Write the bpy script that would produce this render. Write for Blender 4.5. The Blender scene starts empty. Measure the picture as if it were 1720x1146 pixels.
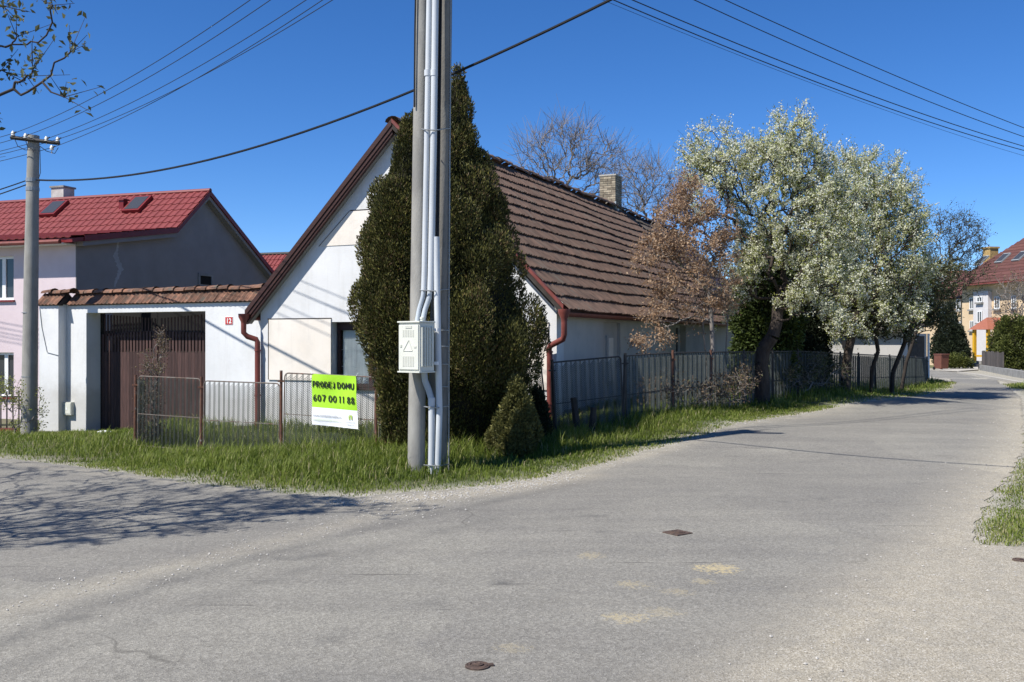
import bpy, bmesh, math, random
import numpy as np
from mathutils import Vector, Matrix
from mathutils.geometry import delaunay_2d_cdt
random.seed(7); RNG = np.random.default_rng(7)
SC = bpy.context.scene
COL = SC.collection
# ------------------------------------------------------------------ camera, sky, sun, exposure
F = 1650.0; HOR = 573.0; CX = 860.0; EYE = 1.75
cam = bpy.data.cameras.new('camera'); cam_o = bpy.data.objects.new('camera', cam); COL.objects.link(cam_o)
cam.sensor_width = 36.0; cam.lens = F / 1720.0 * 36.0; cam.clip_end = 3000; cam.clip_start = 0.05
cam_o.location = (0, 0, EYE); cam_o.rotation_euler = (math.radians(90), 0, 0)
SC.camera = cam_o
SUN_EL = math.radians(52.0)
SUN_DIR = Vector((-0.82, -0.57, 0)).normalized()          # horizontal direction TOWARDS the sun
w = bpy.data.worlds.new('World'); SC.world = w; w.use_nodes = True
nt = w.node_tree; nt.nodes.clear()
sky = nt.nodes.new('ShaderNodeTexSky'); sky.sky_type = 'NISHITA'; sky.sun_disc = False
sky.sun_elevation = SUN_EL; sky.sun_rotation = math.atan2(SUN_DIR.x, SUN_DIR.y)
sky.altitude = 3000; sky.air_density = 1.0; sky.dust_density = 0.0; sky.ozone_density = 6.0
bg = nt.nodes.new('ShaderNodeBackground'); bg.inputs[1].default_value = 0.112
out = nt.nodes.new('ShaderNodeOutputWorld')
hs = nt.nodes.new('ShaderNodeHueSaturation'); hs.inputs['Saturation'].default_value = 1.20; hs.inputs['Hue'].default_value = 0.506
nt.links.new(sky.outputs[0], hs.inputs['Color']); nt.links.new(hs.outputs[0], bg.inputs[0]); nt.links.new(bg.outputs[0], out.inputs[0])
sl = bpy.data.lights.new('sun', 'SUN'); sl.energy = 5.0; sl.angle = math.radians(0.53); sl.color = (1.0, 0.965, 0.905)
sun = bpy.data.objects.new('sun', sl); COL.objects.link(sun); sun.location = (-20, -15, 30)
to_sun = Vector((SUN_DIR.x * math.cos(SUN_EL), SUN_DIR.y * math.cos(SUN_EL), math.sin(SUN_EL)))
sun.rotation_euler = to_sun.to_track_quat('Z', 'Y').to_euler()
vs = SC.view_settings; vs.view_transform = 'Standard'; vs.look = 'None'; vs.gamma = 1.0; vs.exposure = 0.50
vs.use_curve_mapping = False

# ------------------------------------------------------------------ terrain and picture-to-place helpers
TC = np.array([(0,0,0),(0,5,0),(-6,5,0),(6,5,0),(-1.2,13,0),(-11.35,23.7,-.42),(-20,25,-.5),(-5.4,17,-.2),(-8,12,-.08),
  (-.7,14.9,.08),(.65,16,.2),(3,18.5,.36),(7.2,24.5,.38),(15.9,36.8,.15),(5.5,19,.2),(4,12,.04),(10,14,.08),(15,25,.12),
  (35,85,-.4),(25,50,-.1),(60,100,-.6),(-40,60,-.6),(0,40,.3),(1.5,22,.3),(-4,22,-.1),(21,40,0),(-30,10,-.2),(-12,17,-.25),
  (60,40,-.2),(-15,5,-.1),(15,5,.05),(-60,140,-.8),(0,140,-.5),(100,160,-.9),(30,8,0),(0,-8,0)], float)
def TZ(x, y):
    x = np.asarray(x, float); y = np.asarray(y, float)
    d2 = (x[..., None] - TC[:, 0])**2 + (y[..., None] - TC[:, 1])**2
    wt = 1.0 / (d2 + 1.5)**1.6
    return (wt * TC[:, 2]).sum(-1) / wt.sum(-1)
def tz(x, y): return float(TZ(x, y))
def P(px, py, d): return Vector(((px - CX) / F * d, d, EYE + (HOR - py) / F * d))
def G(px, py):
    d = 15.0
    for _ in range(40):
        dn = (EYE - tz((px - CX) / F * d, d)) * F / (py - HOR)
        d = 0.5 * d + 0.5 * min(dn, 300)
    return ((px - CX) / F * d, d)
class Frame:                                             # a wall's own axes: u along it, v into it
    def __init__(s, ox, oy, ux, uy):
        n = math.hypot(ux, uy); s.O = (ox, oy); s.u = (ux / n, uy / n); s.v = (-uy / n, ux / n)
        s.rot = math.atan2(uy, ux)
    def hit(s, px, py, b=0.0):
        dx, dz = (px - CX) / F, (HOR - py) / F
        t = (s.O[0]*s.v[0] + s.O[1]*s.v[1] + b) / (dx*s.v[0] + s.v[1])
        return ((t*dx - s.O[0])*s.u[0] + (t - s.O[1])*s.u[1], EYE + t*dz)
    def hita(s, px, py, a=0.0):
        dx, dz = (px - CX) / F, (HOR - py) / F
        t = (s.O[0]*s.u[0] + s.O[1]*s.u[1] + a) / (dx*s.u[0] + s.u[1])
        return ((t*dx - s.O[0])*s.v[0] + (t - s.O[1])*s.v[1], EYE + t*dz)
    def world(s, a, b): return (s.O[0] + a*s.u[0] + b*s.v[0], s.O[1] + a*s.u[1] + b*s.v[1])

# ------------------------------------------------------------------ materials
def _n(t, typ, **k):
    n = t.nodes.new(typ)
    for a, b in k.items(): setattr(n, a, b)
    return n
def ramp(t, fac, stops):
    r = _n(t, 'ShaderNodeValToRGB')
    while len(r.color_ramp.elements) < len(stops): r.color_ramp.elements.new(0.5)
    for e, (p, c) in zip(r.color_ramp.elements, stops):
        e.position = p; e.color = (c[0], c[1], c[2], 1)
    t.links.new(fac, r.inputs[0]); return r.outputs[0]
def noise(t, scale, detail=4, vec=None, rough=0.6):
    n = _n(t, 'ShaderNodeTexNoise'); n.inputs['Scale'].default_value = scale
    n.inputs['Detail'].default_value = detail; n.inputs['Roughness'].default_value = rough
    if vec is not None: t.links.new(vec, n.inputs['Vector'])
    return n.outputs['Fac']
def mix(t, fac, a, b, mode='MIX'):
    m = _n(t, 'ShaderNodeMix', data_type='RGBA', blend_type=mode)
    for s, v in ((m.inputs[0], fac), (m.inputs[6], a), (m.inputs[7], b)):
        if hasattr(v, 'is_linked'): t.links.new(v, s)
        elif isinstance(v, (int, float)): s.default_value = v
        else: s.default_value = (v[0], v[1], v[2], 1)
    return m.outputs[2]
def mathn(t, op, a, b=0.0, clamp=False):
    m = _n(t, 'ShaderNodeMath', operation=op); m.use_clamp = clamp
    for s, v in ((m.inputs[0], a), (m.inputs[1], b)):
        if hasattr(v, 'is_linked'): t.links.new(v, s)
        else: s.default_value = v
    return m.outputs[0]
def coords(t, kind='Object', scale=None):
    c = _n(t, 'ShaderNodeTexCoord').outputs[kind]
    if scale is None: return c
    m = _n(t, 'ShaderNodeMapping'); m.inputs['Scale'].default_value = scale
    t.links.new(c, m.inputs['Vector']); return m.outputs[0]
def base_mat(name):
    m = bpy.data.materials.new(name); m.use_nodes = True; t = m.node_tree; t.nodes.clear()
    b = _n(t, 'ShaderNodeBsdfPrincipled'); o = _n(t, 'ShaderNodeOutputMaterial')
    t.links.new(b.outputs[0], o.inputs[0]); return m, t, b
def bump(t, b, h, strength=0.3, dist=0.02):
    n = _n(t, 'ShaderNodeBump'); n.inputs['Strength'].default_value = strength; n.inputs['Distance'].default_value = dist
    t.links.new(h, n.inputs['Height']); t.links.new(n.outputs[0], b.inputs['Normal'])
def mat(name, c1, c2=None, scale=6, rough=0.8, metal=0.0, stretch=None, bmp=0.15, bscale=60, spec=0.3, blot=None, perobj=0.0, bdist=0.01, rotz=0.0, dirt=None):
    m, t, b = base_mat(name)
    if c2 is None: c2 = tuple(x*0.75 for x in c1)
    v = _n(t, 'ShaderNodeNewGeometry').outputs['Position']
    if stretch:
        mp = _n(t, 'ShaderNodeMapping'); mp.inputs['Scale'].default_value = stretch; mp.inputs['Rotation'].default_value = (0, 0, rotz); t.links.new(v, mp.inputs['Vector']); v = mp.outputs[0]
    f = noise(t, scale, 6, v)
    c = ramp(t, f, [(0.33, c2), (0.66, c1)])
    if blot:                                             # stains with a shape of their own: (colour, scale, lo, hi)
        c = mix(t, ramp(t, noise(t, blot[1], 5, v, 0.65), [(blot[2], (0,0,0)), (blot[3], (1,1,1))]), c, blot[0])
    if dirt:                                             # rain streaks and mud splashed up from the ground: (colour, amount)
        g = _n(t, 'ShaderNodeNewGeometry').outputs['Position']; sz = _n(t, 'ShaderNodeSeparateXYZ'); t.links.new(g, sz.inputs[0])
        mz = _n(t, 'ShaderNodeMapping'); mz.inputs['Scale'].default_value = (5, 5, 0.35); t.links.new(g, mz.inputs['Vector'])
        st = ramp(t, noise(t, 1.4, 5, mz.outputs[0], 0.7), [(0.52,(0,0,0)), (0.8,(0.55,0.55,0.55))])
        hz = mathn(t, 'ADD', sz.outputs[2], mathn(t, 'MULTIPLY', noise(t, 3.5, 6, g, 0.7), -0.9))
        sp = ramp(t, hz, [(-0.0,(0.85,0.85,0.85)), (0.32,(0,0,0))])
        c = mix(t, mathn(t, 'MULTIPLY', mathn(t, 'MAXIMUM', st, sp), dirt[1]), c, dirt[0])
    if perobj:
        oi = _n(t, 'ShaderNodeObjectInfo').outputs['Random']
        h = _n(t, 'ShaderNodeHueSaturation'); t.links.new(c, h.inputs['Color'])
        mr = _n(t, 'ShaderNodeMapRange'); mr.inputs[3].default_value = 1 - perobj; mr.inputs[4].default_value = 1 + perobj
        t.links.new(oi, mr.inputs[0]); t.links.new(mr.outputs[0], h.inputs['Value']); c = h.outputs[0]
    t.links.new(c, b.inputs['Base Color'])
    b.inputs['Roughness'].default_value = rough; b.inputs['Metallic'].default_value = metal
    b.inputs['Specular IOR Level'].default_value = spec
    if bmp: bump(t, b, noise(t, bscale, 3, v), bmp, bdist)
    return m
def leaf_mat(name, stops, trans=0.35, rough=0.55):
    m = bpy.data.materials.new(name); m.use_nodes = True; t = m.node_tree; t.nodes.clear()
    a = _n(t, 'ShaderNodeAttribute', attribute_name='rnd')
    c = ramp(t, a.outputs['Fac'], stops)
    b = _n(t, 'ShaderNodeBsdfPrincipled'); b.inputs['Roughness'].default_value = rough; b.inputs['Specular IOR Level'].default_value = 0.25
    tr = _n(t, 'ShaderNodeBsdfTranslucent'); mx = _n(t, 'ShaderNodeMixShader'); mx.inputs[0].default_value = trans
    t.links.new(c, b.inputs['Base Color']); t.links.new(c, tr.inputs[0])
    t.links.new(b.outputs[0], mx.inputs[1]); t.links.new(tr.outputs[0], mx.inputs[2])
    o = _n(t, 'ShaderNodeOutputMaterial'); t.links.new(mx.outputs[0], o.inputs[0])
    return m
def glass_mat(name, col=(0.03, 0.035, 0.04), rough=0.06):
    m, t, b = base_mat(name); b.inputs['Base Color'].default_value = (*col, 1); b.inputs['Roughness'].default_value = rough
    b.inputs['Specular IOR Level'].default_value = 0.6; return m
M = {}
M['plaster'] = mat('white_plaster', (0.70,0.695,0.68), (0.63,0.625,0.61), 1.3, 0.9, bmp=0.25, bscale=35, blot=((0.55,0.53,0.49), 0.9, 0.52, 0.80), dirt=((0.34,0.31,0.26), 0.45))
M['plaster_shaded'] = mat('white_plaster_shaded', (0.50,0.475,0.44), (0.42,0.40,0.37), 0.9, 0.9, bmp=0.25, bscale=30, blot=((0.32,0.31,0.30), 0.7, 0.55, 0.8), dirt=((0.34,0.31,0.26), 0.45))  # darker copy of the white plaster, with the shade put into its colour
M['cream'] = mat('cream_plaster', (0.78,0.72,0.64), (0.72,0.65,0.56), 1.2, 0.9, bmp=0.2, bscale=35, blot=((0.6,0.56,0.5), 1.1, 0.52, 0.82), dirt=((0.34,0.31,0.26), 0.45))
M['gatewall'] = mat('gate_wall_plaster', (0.70,0.70,0.69), (0.62,0.62,0.61), 1.0, 0.9, bmp=0.35, bscale=14, blot=((0.55,0.55,0.52), 0.8, 0.52, 0.82), dirt=((0.34,0.31,0.26), 0.45))
M['pink'] = mat('pink_plaster', (0.66,0.55,0.56), (0.61,0.50,0.51), 2, 0.9, bmp=0.4, bscale=90)
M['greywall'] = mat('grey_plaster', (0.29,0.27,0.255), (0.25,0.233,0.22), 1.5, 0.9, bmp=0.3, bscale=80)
M['limestain'] = mat('lime_streak', (0.46,0.45,0.44), (0.32,0.31,0.30), 3, 0.9, bmp=0)
M['brownwood'] = mat('brown_painted_wood', (0.06,0.024,0.018), (0.036,0.016,0.013), 5, 0.55, bmp=0.2, bscale=30, stretch=(1,1,8))
M['gatewood'] = mat('dark_gate_wood', (0.085,0.045,0.038), (0.045,0.026,0.023), 4, 0.7, bmp=0.3, bscale=30, stretch=(8,8,0.7), perobj=0.25)
M['darkwood'] = mat('weathered_dark_wood', (0.06,0.05,0.042), (0.03,0.025,0.02), 8, 0.85, bmp=0.4)
M['tile'] = mat('old_roof_tile', (0.155,0.098,0.073), (0.070,0.047,0.037), 1.6, 0.88, bmp=0.5, bscale=12, blot=((0.115,0.098,0.08), 0.9, 0.52, 0.72), perobj=0.12, stretch=(0.55,7.0,0.55), rotz=math.radians(24.77))
M['tile2'] = mat('old_roof_tile_grey', (0.115,0.092,0.075), (0.052,0.044,0.038), 1.6, 0.9, bmp=0.5, bscale=12, stretch=(0.55,7.0,0.55), rotz=math.radians(24.77), blot=((0.10,0.10,0.08), 2, 0.5, 0.72), perobj=0.14)
M['ridgetile'] = mat('ridge_tile', (0.20,0.115,0.08), (0.09,0.065,0.05), 6, 0.9, bmp=0.5, blot=((0.14,0.13,0.10), 5, 0.5, 0.7), perobj=0.3)
M['copetile'] = mat('coping_tile', (0.24,0.12,0.075), (0.10,0.058,0.042), 7, 0.88, bmp=0.5, blot=((0.09,0.075,0.058), 6, 0.5, 0.68), perobj=0.35)
M['redtile'] = mat('red_metal_tile', (0.205,0.036,0.033), (0.165,0.028,0.026), 3, 0.55, bmp=0.05, spec=0.4)
M['redmetal'] = mat('dark_red_metal', (0.20,0.022,0.022), (0.15,0.018,0.018), 3, 0.4, bmp=0.03)
M['gutter'] = mat('brown_red_gutter', (0.22,0.062,0.048), (0.15,0.040,0.032), 8, 0.5, bmp=0.1, stretch=(1,1,0.3), blot=((0.12,0.05,0.04), 6, 0.55, 0.75))
M['zinc'] = mat('zinc_flashing', (0.42,0.46,0.46), (0.30,0.34,0.34), 6, 0.5, metal=0.3, bmp=0.1)
M['white'] = mat('white_paint', (0.80,0.80,0.78), (0.75,0.75,0.73), 5, 0.5, bmp=0.05)
M['glass'] = glass_mat('window_glass')
M['curtain'] = mat('curtain_white', (0.66,0.65,0.62), (0.52,0.51,0.49), 9, 0.9, bmp=0, stretch=(1.4,1,0.12))
M['skyglass'] = glass_mat('skylight_glass', (0.05,0.05,0.05), 0.25)
M['concrete'] = mat('pole_concrete', (0.34,0.325,0.29), (0.23,0.22,0.195), 4, 0.9, bmp=0.35, bscale=70, blot=((0.21,0.20,0.185), 3.5, 0.52, 0.75), stretch=(1,1,0.35))
M['concrete2'] = mat('shaded_concrete', (0.27,0.255,0.225), (0.17,0.16,0.14), 4, 0.9, bmp=0.5, bscale=60, blot=((0.12,0.115,0.10), 4, 0.5, 0.72), stretch=(1,1,0.4))  # darker pole concrete: the second shaft's shade is in the colour
M['pvc'] = mat('white_plastic_pipe', (0.60,0.62,0.63), (0.50,0.52,0.53), 3, 0.4, bmp=0.03, stretch=(1,1,0.3))
M['pvcgrey'] = mat('grey_corrugated_hose', (0.45,0.49,0.52), (0.38,0.42,0.45), 3, 0.5, bmp=0.05)
M['cabinet'] = mat('cabinet_polyester', (0.66,0.66,0.58), (0.60,0.60,0.52), 4, 0.6, bmp=0.08, blot=((0.50,0.48,0.40), 3, 0.6, 0.8))
M['cabshade'] = mat('cabinet_relief', (0.56,0.56,0.49), (0.52,0.52,0.45), 4, 0.6, bmp=0.05)
M['steel'] = mat('galvanised_steel', (0.36,0.37,0.37), (0.26,0.27,0.27), 8, 0.5, metal=0.5, bmp=0.1)
M['black'] = mat('black_rubber', (0.016,0.015,0.015), (0.011,0.011,0.011), 5, 0.6, bmp=0)
M['wire'] = mat('dark_wire', (0.03,0.035,0.045), (0.02,0.022,0.028), 5, 0.6, bmp=0)
M['rust'] = mat('rusty_steel', (0.17,0.075,0.045), (0.085,0.045,0.032), 14, 0.85, bmp=0.4, bscale=80, blot=((0.30,0.29,0.27), 9, 0.60, 0.72))
M['frame_paint'] = mat('worn_frame_paint', (0.20,0.19,0.165), (0.12,0.085,0.065), 12, 0.7, bmp=0.2, blot=((0.17,0.08,0.05), 8, 0.5, 0.7))
M['darksteel'] = mat('dark_iron', (0.05,0.045,0.042), (0.03,0.027,0.025), 10, 0.6, bmp=0.1)
M['meshwire'] = mat('fence_mesh_metal', (0.10,0.11,0.10), (0.065,0.073,0.064), 9, 0.6, metal=0.2, bmp=0)
M['ceramic'] = mat('insulator_ceramic', (0.72,0.72,0.68), (0.5,0.48,0.44), 12, 0.3, bmp=0)
M['bannergreen'] = mat('banner_lime', (0.36,0.66,0.030), (0.32,0.60,0.025), 4, 0.45, bmp=0.15, bscale=9, bdist=0.03)
M['bannerwhite'] = mat('banner_white', (0.78,0.79,0.80), (0.72,0.73,0.75), 4, 0.45, bmp=0.15, bscale=9, bdist=0.03)
M['ink'] = mat('print_black', (0.012,0.012,0.012), (0.01,0.01,0.01), 5, 0.5, bmp=0)
M['inkgrey'] = mat('print_grey', (0.28,0.29,0.32), (0.26,0.27,0.3), 5, 0.5, bmp=0)
M['inkpale'] = mat('print_pale_green', (0.55,0.66,0.42), (0.52,0.63,0.4), 5, 0.5, bmp=0)
M['inklime'] = mat('print_lime', (0.40,0.55,0.10), (0.38,0.5,0.1), 5, 0.5, bmp=0)
M['plate'] = mat('red_enamel', (0.50,0.03,0.025), (0.45,0.03,0.02), 5, 0.35, bmp=0)
M['brick'] = mat('chimney_brick', (0.40,0.34,0.24), (0.22,0.175,0.125), 10, 0.9, bmp=0.4, perobj=0.35)
M['mortar'] = mat('mortar', (0.46,0.43,0.37), (0.36,0.33,0.28), 9, 0.95, bmp=0.4)
M['moss'] = mat('moss', (0.05,0.052,0.025), (0.025,0.025,0.014), 20, 1.0, bmp=0.6)
M['bark'] = mat('bark', (0.075,0.057,0.045), (0.035,0.027,0.022), 14, 0.95, bmp=0.8, bscale=40, stretch=(1,1,0.3), bdist=0.03)
M['barkgrey'] = mat('grey_twigs', (0.25,0.22,0.195), (0.16,0.14,0.12), 6, 0.9, bmp=0.2)
M['barkdark'] = mat('dark_twigs', (0.05,0.04,0.033), (0.03,0.024,0.02), 6, 0.9, bmp=0.2)
M['cutwood'] = mat('cut_wood', (0.36,0.15,0.07), (0.25,0.10,0.05), 10, 0.8, bmp=0.1)
M['castiron'] = mat('cast_iron', (0.115,0.075,0.055), (0.055,0.04,0.034), 30, 0.7, bmp=0.5, bscale=90)
M['stone'] = mat('pebble', (0.50,0.47,0.42), (0.30,0.28,0.25), 20, 0.9, bmp=0.2)
M['farcream'] = mat('far_cream_plaster', (0.62,0.47,0.30), (0.57,0.43,0.27), 2, 0.9, bmp=0.1)
M['fargrey'] = mat('far_white_plaster', (0.58,0.56,0.55), (0.53,0.51,0.5), 2, 0.9, bmp=0.1)
M['farroof'] = mat('far_brown_red_tile', (0.135,0.058,0.045), (0.10,0.043,0.034), 3, 0.6, bmp=0.1, perobj=0.12)
M['orangetile'] = mat('orange_porch_tile', (0.33,0.12,0.075), (0.27,0.095,0.06), 6, 0.7, bmp=0.2)
M['yellow'] = mat('yellow_paint', (0.66,0.38,0.02), (0.6,0.34,0.02), 6, 0.5, bmp=0.05)
M['bin'] = mat('brown_plastic', (0.16,0.065,0.042), (0.13,0.05,0.035), 6, 0.5, bmp=0.05)
M['greystone'] = mat('grey_concrete_wall', (0.30,0.29,0.27), (0.20,0.195,0.18), 3, 0.9, bmp=0.4)
M['greywood'] = mat('grey_boards', (0.10,0.085,0.075), (0.06,0.05,0.045), 6, 0.9, bmp=0.3, stretch=(4,4,0.4), perobj=0.3)
M['chimwhite'] = mat('chimney_render', (0.55,0.51,0.47), (0.35,0.32,0.29), 3, 0.9, bmp=0.3)
M['chimyellow'] = mat('yellow_chimney', (0.50,0.34,0.14), (0.35,0.23,0.09), 5, 0.9, bmp=0.3)
M['darkvoid'] = mat('dark_interior', (0.012,0.011,0.010), (0.009,0.009,0.008), 5, 0.9, bmp=0)
M['disc'] = mat('cream_plastic', (0.66,0.63,0.50), (0.6,0.57,0.45), 5, 0.5, bmp=0)
# leaves
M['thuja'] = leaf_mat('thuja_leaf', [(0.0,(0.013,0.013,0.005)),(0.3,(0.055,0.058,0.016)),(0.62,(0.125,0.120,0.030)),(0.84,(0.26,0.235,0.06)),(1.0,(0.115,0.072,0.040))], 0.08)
M['thujacore'] = mat('thuja_shade_core', (0.030,0.026,0.015), (0.018,0.016,0.010), 9, 1.0, bmp=0.6, bscale=20)  # near-black colour standing in for shade deep inside the crown
M['juniper'] = leaf_mat('juniper_leaf', [(0.0,(0.045,0.048,0.018)),(0.5,(0.15,0.145,0.045)),(0.85,(0.25,0.225,0.075)),(1.0,(0.28,0.19,0.08))], 0.25)
M['greencon'] = leaf_mat('green_conifer_leaf', [(0.0,(0.016,0.022,0.008)),(0.5,(0.055,0.08,0.018)),(1.0,(0.15,0.19,0.035))], 0.2)
M['darkcon'] = leaf_mat('dark_conifer_leaf', [(0.0,(0.010,0.014,0.008)),(0.6,(0.028,0.038,0.018)),(1.0,(0.055,0.07,0.028))], 0.1)
M['blossom'] = leaf_mat('white_blossom', [(0.0,(0.68,0.70,0.40)),(0.4,(0.84,0.83,0.63)),(1.0,(0.88,0.87,0.76))], 0.5)
M['youngleaf'] = leaf_mat('young_leaf', [(0.0,(0.14,0.16,0.035)),(0.5,(0.30,0.33,0.07)),(1.0,(0.48,0.50,0.14))], 0.5)
M['dullleaf'] = leaf_mat('dull_olive_leaf', [(0.0,(0.05,0.055,0.025)),(0.6,(0.10,0.105,0.045)),(1.0,(0.19,0.20,0.10))], 0.35)
M['brownleaf'] = leaf_mat('copper_leaf', [(0.0,(0.22,0.13,0.075)),(0.5,(0.44,0.285,0.17)),(1.0,(0.62,0.46,0.31))], 0.45)
M['dryleaf'] = leaf_mat('dry_leaf', [(0.0,(0.07,0.045,0.03)),(0.5,(0.16,0.11,0.07)),(0.8,(0.26,0.19,0.12)),(1.0,(0.12,0.15,0.04))], 0.3)
M['grass'] = leaf_mat('grass_blade', [(0.0,(0.040,0.062,0.012)),(0.35,(0.11,0.155,0.022)),(0.7,(0.205,0.255,0.042)),(0.93,(0.28,0.31,0.085)),(1.0,(0.42,0.37,0.20))], 0.45)
M['yellowbush'] = leaf_mat('yellow_green_bush', [(0.0,(0.03,0.04,0.01)),(0.5,(0.10,0.115,0.025)),(1.0,(0.20,0.20,0.045))], 0.25)

def ground_mat():
    m, t, b = base_mat('verge_soil')
    v = coords(t)
    f = noise(t, 0.9, 6, v); f2 = noise(t, 14, 5, v)
    c = ramp(t, f2, [(0.3,(0.045,0.060,0.016)), (0.55,(0.085,0.105,0.028)), (0.75,(0.15,0.125,0.07))])
    c = mix(t, ramp(t, f, [(0.45,(0,0,0)),(0.7,(1,1,1))]), c, (0.16,0.135,0.09))
    at = _n(t, 'ShaderNodeAttribute', attribute_name='gravel').outputs['Fac']
    g = ramp(t, noise(t, 45, 4, v), [(0.3,(0.20,0.175,0.14)), (0.5,(0.38,0.345,0.28)), (0.68,(0.60,0.57,0.50))])
    c = mix(t, at, c, g)
    t.links.new(c, b.inputs['Base Color']); b.inputs['Roughness'].default_value = 0.95
    bump(t, b, noise(t, 30, 4, v), 0.8, 0.04); return m
def asphalt_mat(sand):
    m, t, b = base_mat('asphalt')
    v = coords(t)
    vo = _n(t, 'ShaderNodeTexVoronoi'); vo.inputs['Scale'].default_value = 130; t.links.new(v, vo.inputs['Vector'])
    vo2 = _n(t, 'ShaderNodeTexVoronoi'); vo2.inputs['Scale'].default_value = 48; t.links.new(v, vo2.inputs['Vector'])
    sep = _n(t, 'ShaderNodeSeparateColor'); t.links.new(vo.outputs['Color'], sep.inputs[0])
    sep2 = _n(t, 'ShaderNodeSeparateColor'); t.links.new(vo2.outputs['Color'], sep2.inputs[0])
    c = ramp(t, sep.outputs[0], [(0.0,(0.15,0.146,0.136)), (0.4,(0.235,0.230,0.215)), (0.8,(0.295,0.288,0.268)), (1.0,(0.46,0.45,0.42))])
    c = mix(t, 0.35, c, ramp(t, sep2.outputs[1], [(0.0,(0.13,0.127,0.12)), (0.6,(0.255,0.25,0.232)), (1.0,(0.40,0.39,0.36))]))
    big = noise(t, 0.45, 5, v, 0.6)
    c = mix(t, 1.0, c, ramp(t, big, [(0.3,(0.84,0.84,0.85)), (0.7,(1.12,1.11,1.08))]), 'MULTIPLY')
    # long tyre-polished bands along the road, drawn in the road's own direction
    mp = _n(t, 'ShaderNodeMapping'); mp.inputs['Rotation'].default_value = (0, 0, math.radians(-60)); mp.inputs['Scale'].default_value = (0.10, 1.1, 1)
    t.links.new(v, mp.inputs['Vector'])
    c = mix(t, 1.0, c, ramp(t, noise(t, 1.6, 4, mp.outputs[0]), [(0.35,(0.86,0.86,0.87)), (0.65,(1.06,1.06,1.05))]), 'MULTIPLY')
    # small dark scuffs and cracks
    mp2 = _n(t, 'ShaderNodeMapping'); mp2.inputs['Rotation'].default_value = (0, 0, math.radians(14)); mp2.inputs['Scale'].default_value = (0.45, 5.5, 1)
    t.links.new(v, mp2.inputs['Vector'])
    c = mix(t, ramp(t, noise(t, 1.3, 3, mp2.outputs[0]), [(0.67,(0,0,0)), (0.70,(0.75,0.75,0.75))]), c, (0.085,0.083,0.08))
    vc = _n(t, 'ShaderNodeTexVoronoi', feature='DISTANCE_TO_EDGE'); vc.inputs['Scale'].default_value = 0.22
    wv = _n(t, 'ShaderNodeVectorMath', operation='ADD'); nn = _n(t, 'ShaderNodeTexNoise'); nn.inputs['Scale'].default_value = 1.2; t.links.new(v, nn.inputs['Vector'])
    t.links.new(v, wv.inputs[0]); t.links.new(nn.outputs['Color'], wv.inputs[1]); t.links.new(wv.outputs[0], vc.inputs['Vector'])
    ck = ramp(t, vc.outputs['Distance'], [(0.0,(1,1,1)), (0.0032,(0,0,0))])
    ckm = mathn(t, 'MULTIPLY', ck, ramp(t, noise(t, 0.7, 2, v), [(0.52,(0,0,0)), (0.6,(0.6,0.6,0.6))]))
    c = mix(t, ckm, c, (0.06,0.058,0.055))
    # dust and grit swept to the edges (laid out along the junction in metres)
    at = _n(t, 'ShaderNodeAttribute', attribute_name='dust').outputs['Fac']
    dn = mathn(t, 'MULTIPLY', at, ramp(t, noise(t, 5, 6, v, 0.7), [(0.2,(0.45,0.45,0.45)), (0.6,(1,1,1))]))
    grit = ramp(t, sep.outputs[1], [(0.0,(0.26,0.23,0.175)), (0.4,(0.46,0.415,0.325)), (0.85,(0.57,0.52,0.42)), (1.0,(0.76,0.73,0.66))])
    c = mix(t, dn, c, grit)
    trk = _n(t, 'ShaderNodeAttribute', attribute_name='track').outputs['Fac']
    c = mix(t, mathn(t, 'MULTIPLY', trk, ramp(t, noise(t, 3, 5, v, 0.7), [(0.3,(0.2,0.2,0.2)), (0.65,(1,1,1))])), c, (0.11,0.108,0.104))
    pv = _n(t, 'ShaderNodeTexVoronoi'); pv.inputs['Scale'].default_value = 0.31; t.links.new(wv.outputs[0], pv.inputs['Vector'])
    ps = _n(t, 'ShaderNodeSeparateColor'); t.links.new(pv.outputs['Color'], ps.inputs[0])
    c = mix(t, 1.0, c, ramp(t, ps.outputs[0], [(0.0,(0.91,0.91,0.92)), (1.0,(1.05,1.05,1.04))]), 'MULTIPLY')
    for (cx, cy, rx, ry, st) in sand:
        ma = _n(t, 'ShaderNodeMapping', vector_type='TEXTURE'); ma.inputs['Location'].default_value = (cx, cy, 0); ma.inputs['Scale'].default_value = (rx, ry, 1)
        t.links.new(v, ma.inputs['Vector'])
        sx = _n(t, 'ShaderNodeSeparateXYZ'); t.links.new(ma.outputs[0], sx.inputs[0])
        r2 = mathn(t, 'ADD', mathn(t, 'POWER', mathn(t, 'ABSOLUTE', sx.outputs[0]), 2.0), mathn(t, 'POWER', mathn(t, 'ABSOLUTE', sx.outputs[1]), 2.0))
        r2 = mathn(t, 'ADD', r2, mathn(t, 'MULTIPLY', mathn(t, 'SUBTRACT', noise(t, 5, 8, v, 0.8), 0.5), 6.0))
        r2 = mathn(t, 'ADD', r2, mathn(t, 'MULTIPLY', mathn(t, 'SUBTRACT', sep2.outputs[2], 0.5), 1.6))
        f = ramp(t, r2, [(0.1,(st,st,st)), (0.9,(0,0,0))])
        f = mathn(t, 'MULTIPLY', f, ramp(t, sep.outputs[2], [(0.1,(0.45,0.45,0.45)), (0.5,(1,1,1))]))
        c = mix(t, f, c, (0.55,0.46,0.27))
    c = mix(t, 1.0, c, (0.80,0.782,0.745), 'MULTIPLY')
    t.links.new(c, b.inputs['Base Color']); b.inputs['Roughness'].default_value = 0.85; b.inputs['Specular IOR Level'].default_value = 0.35
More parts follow.
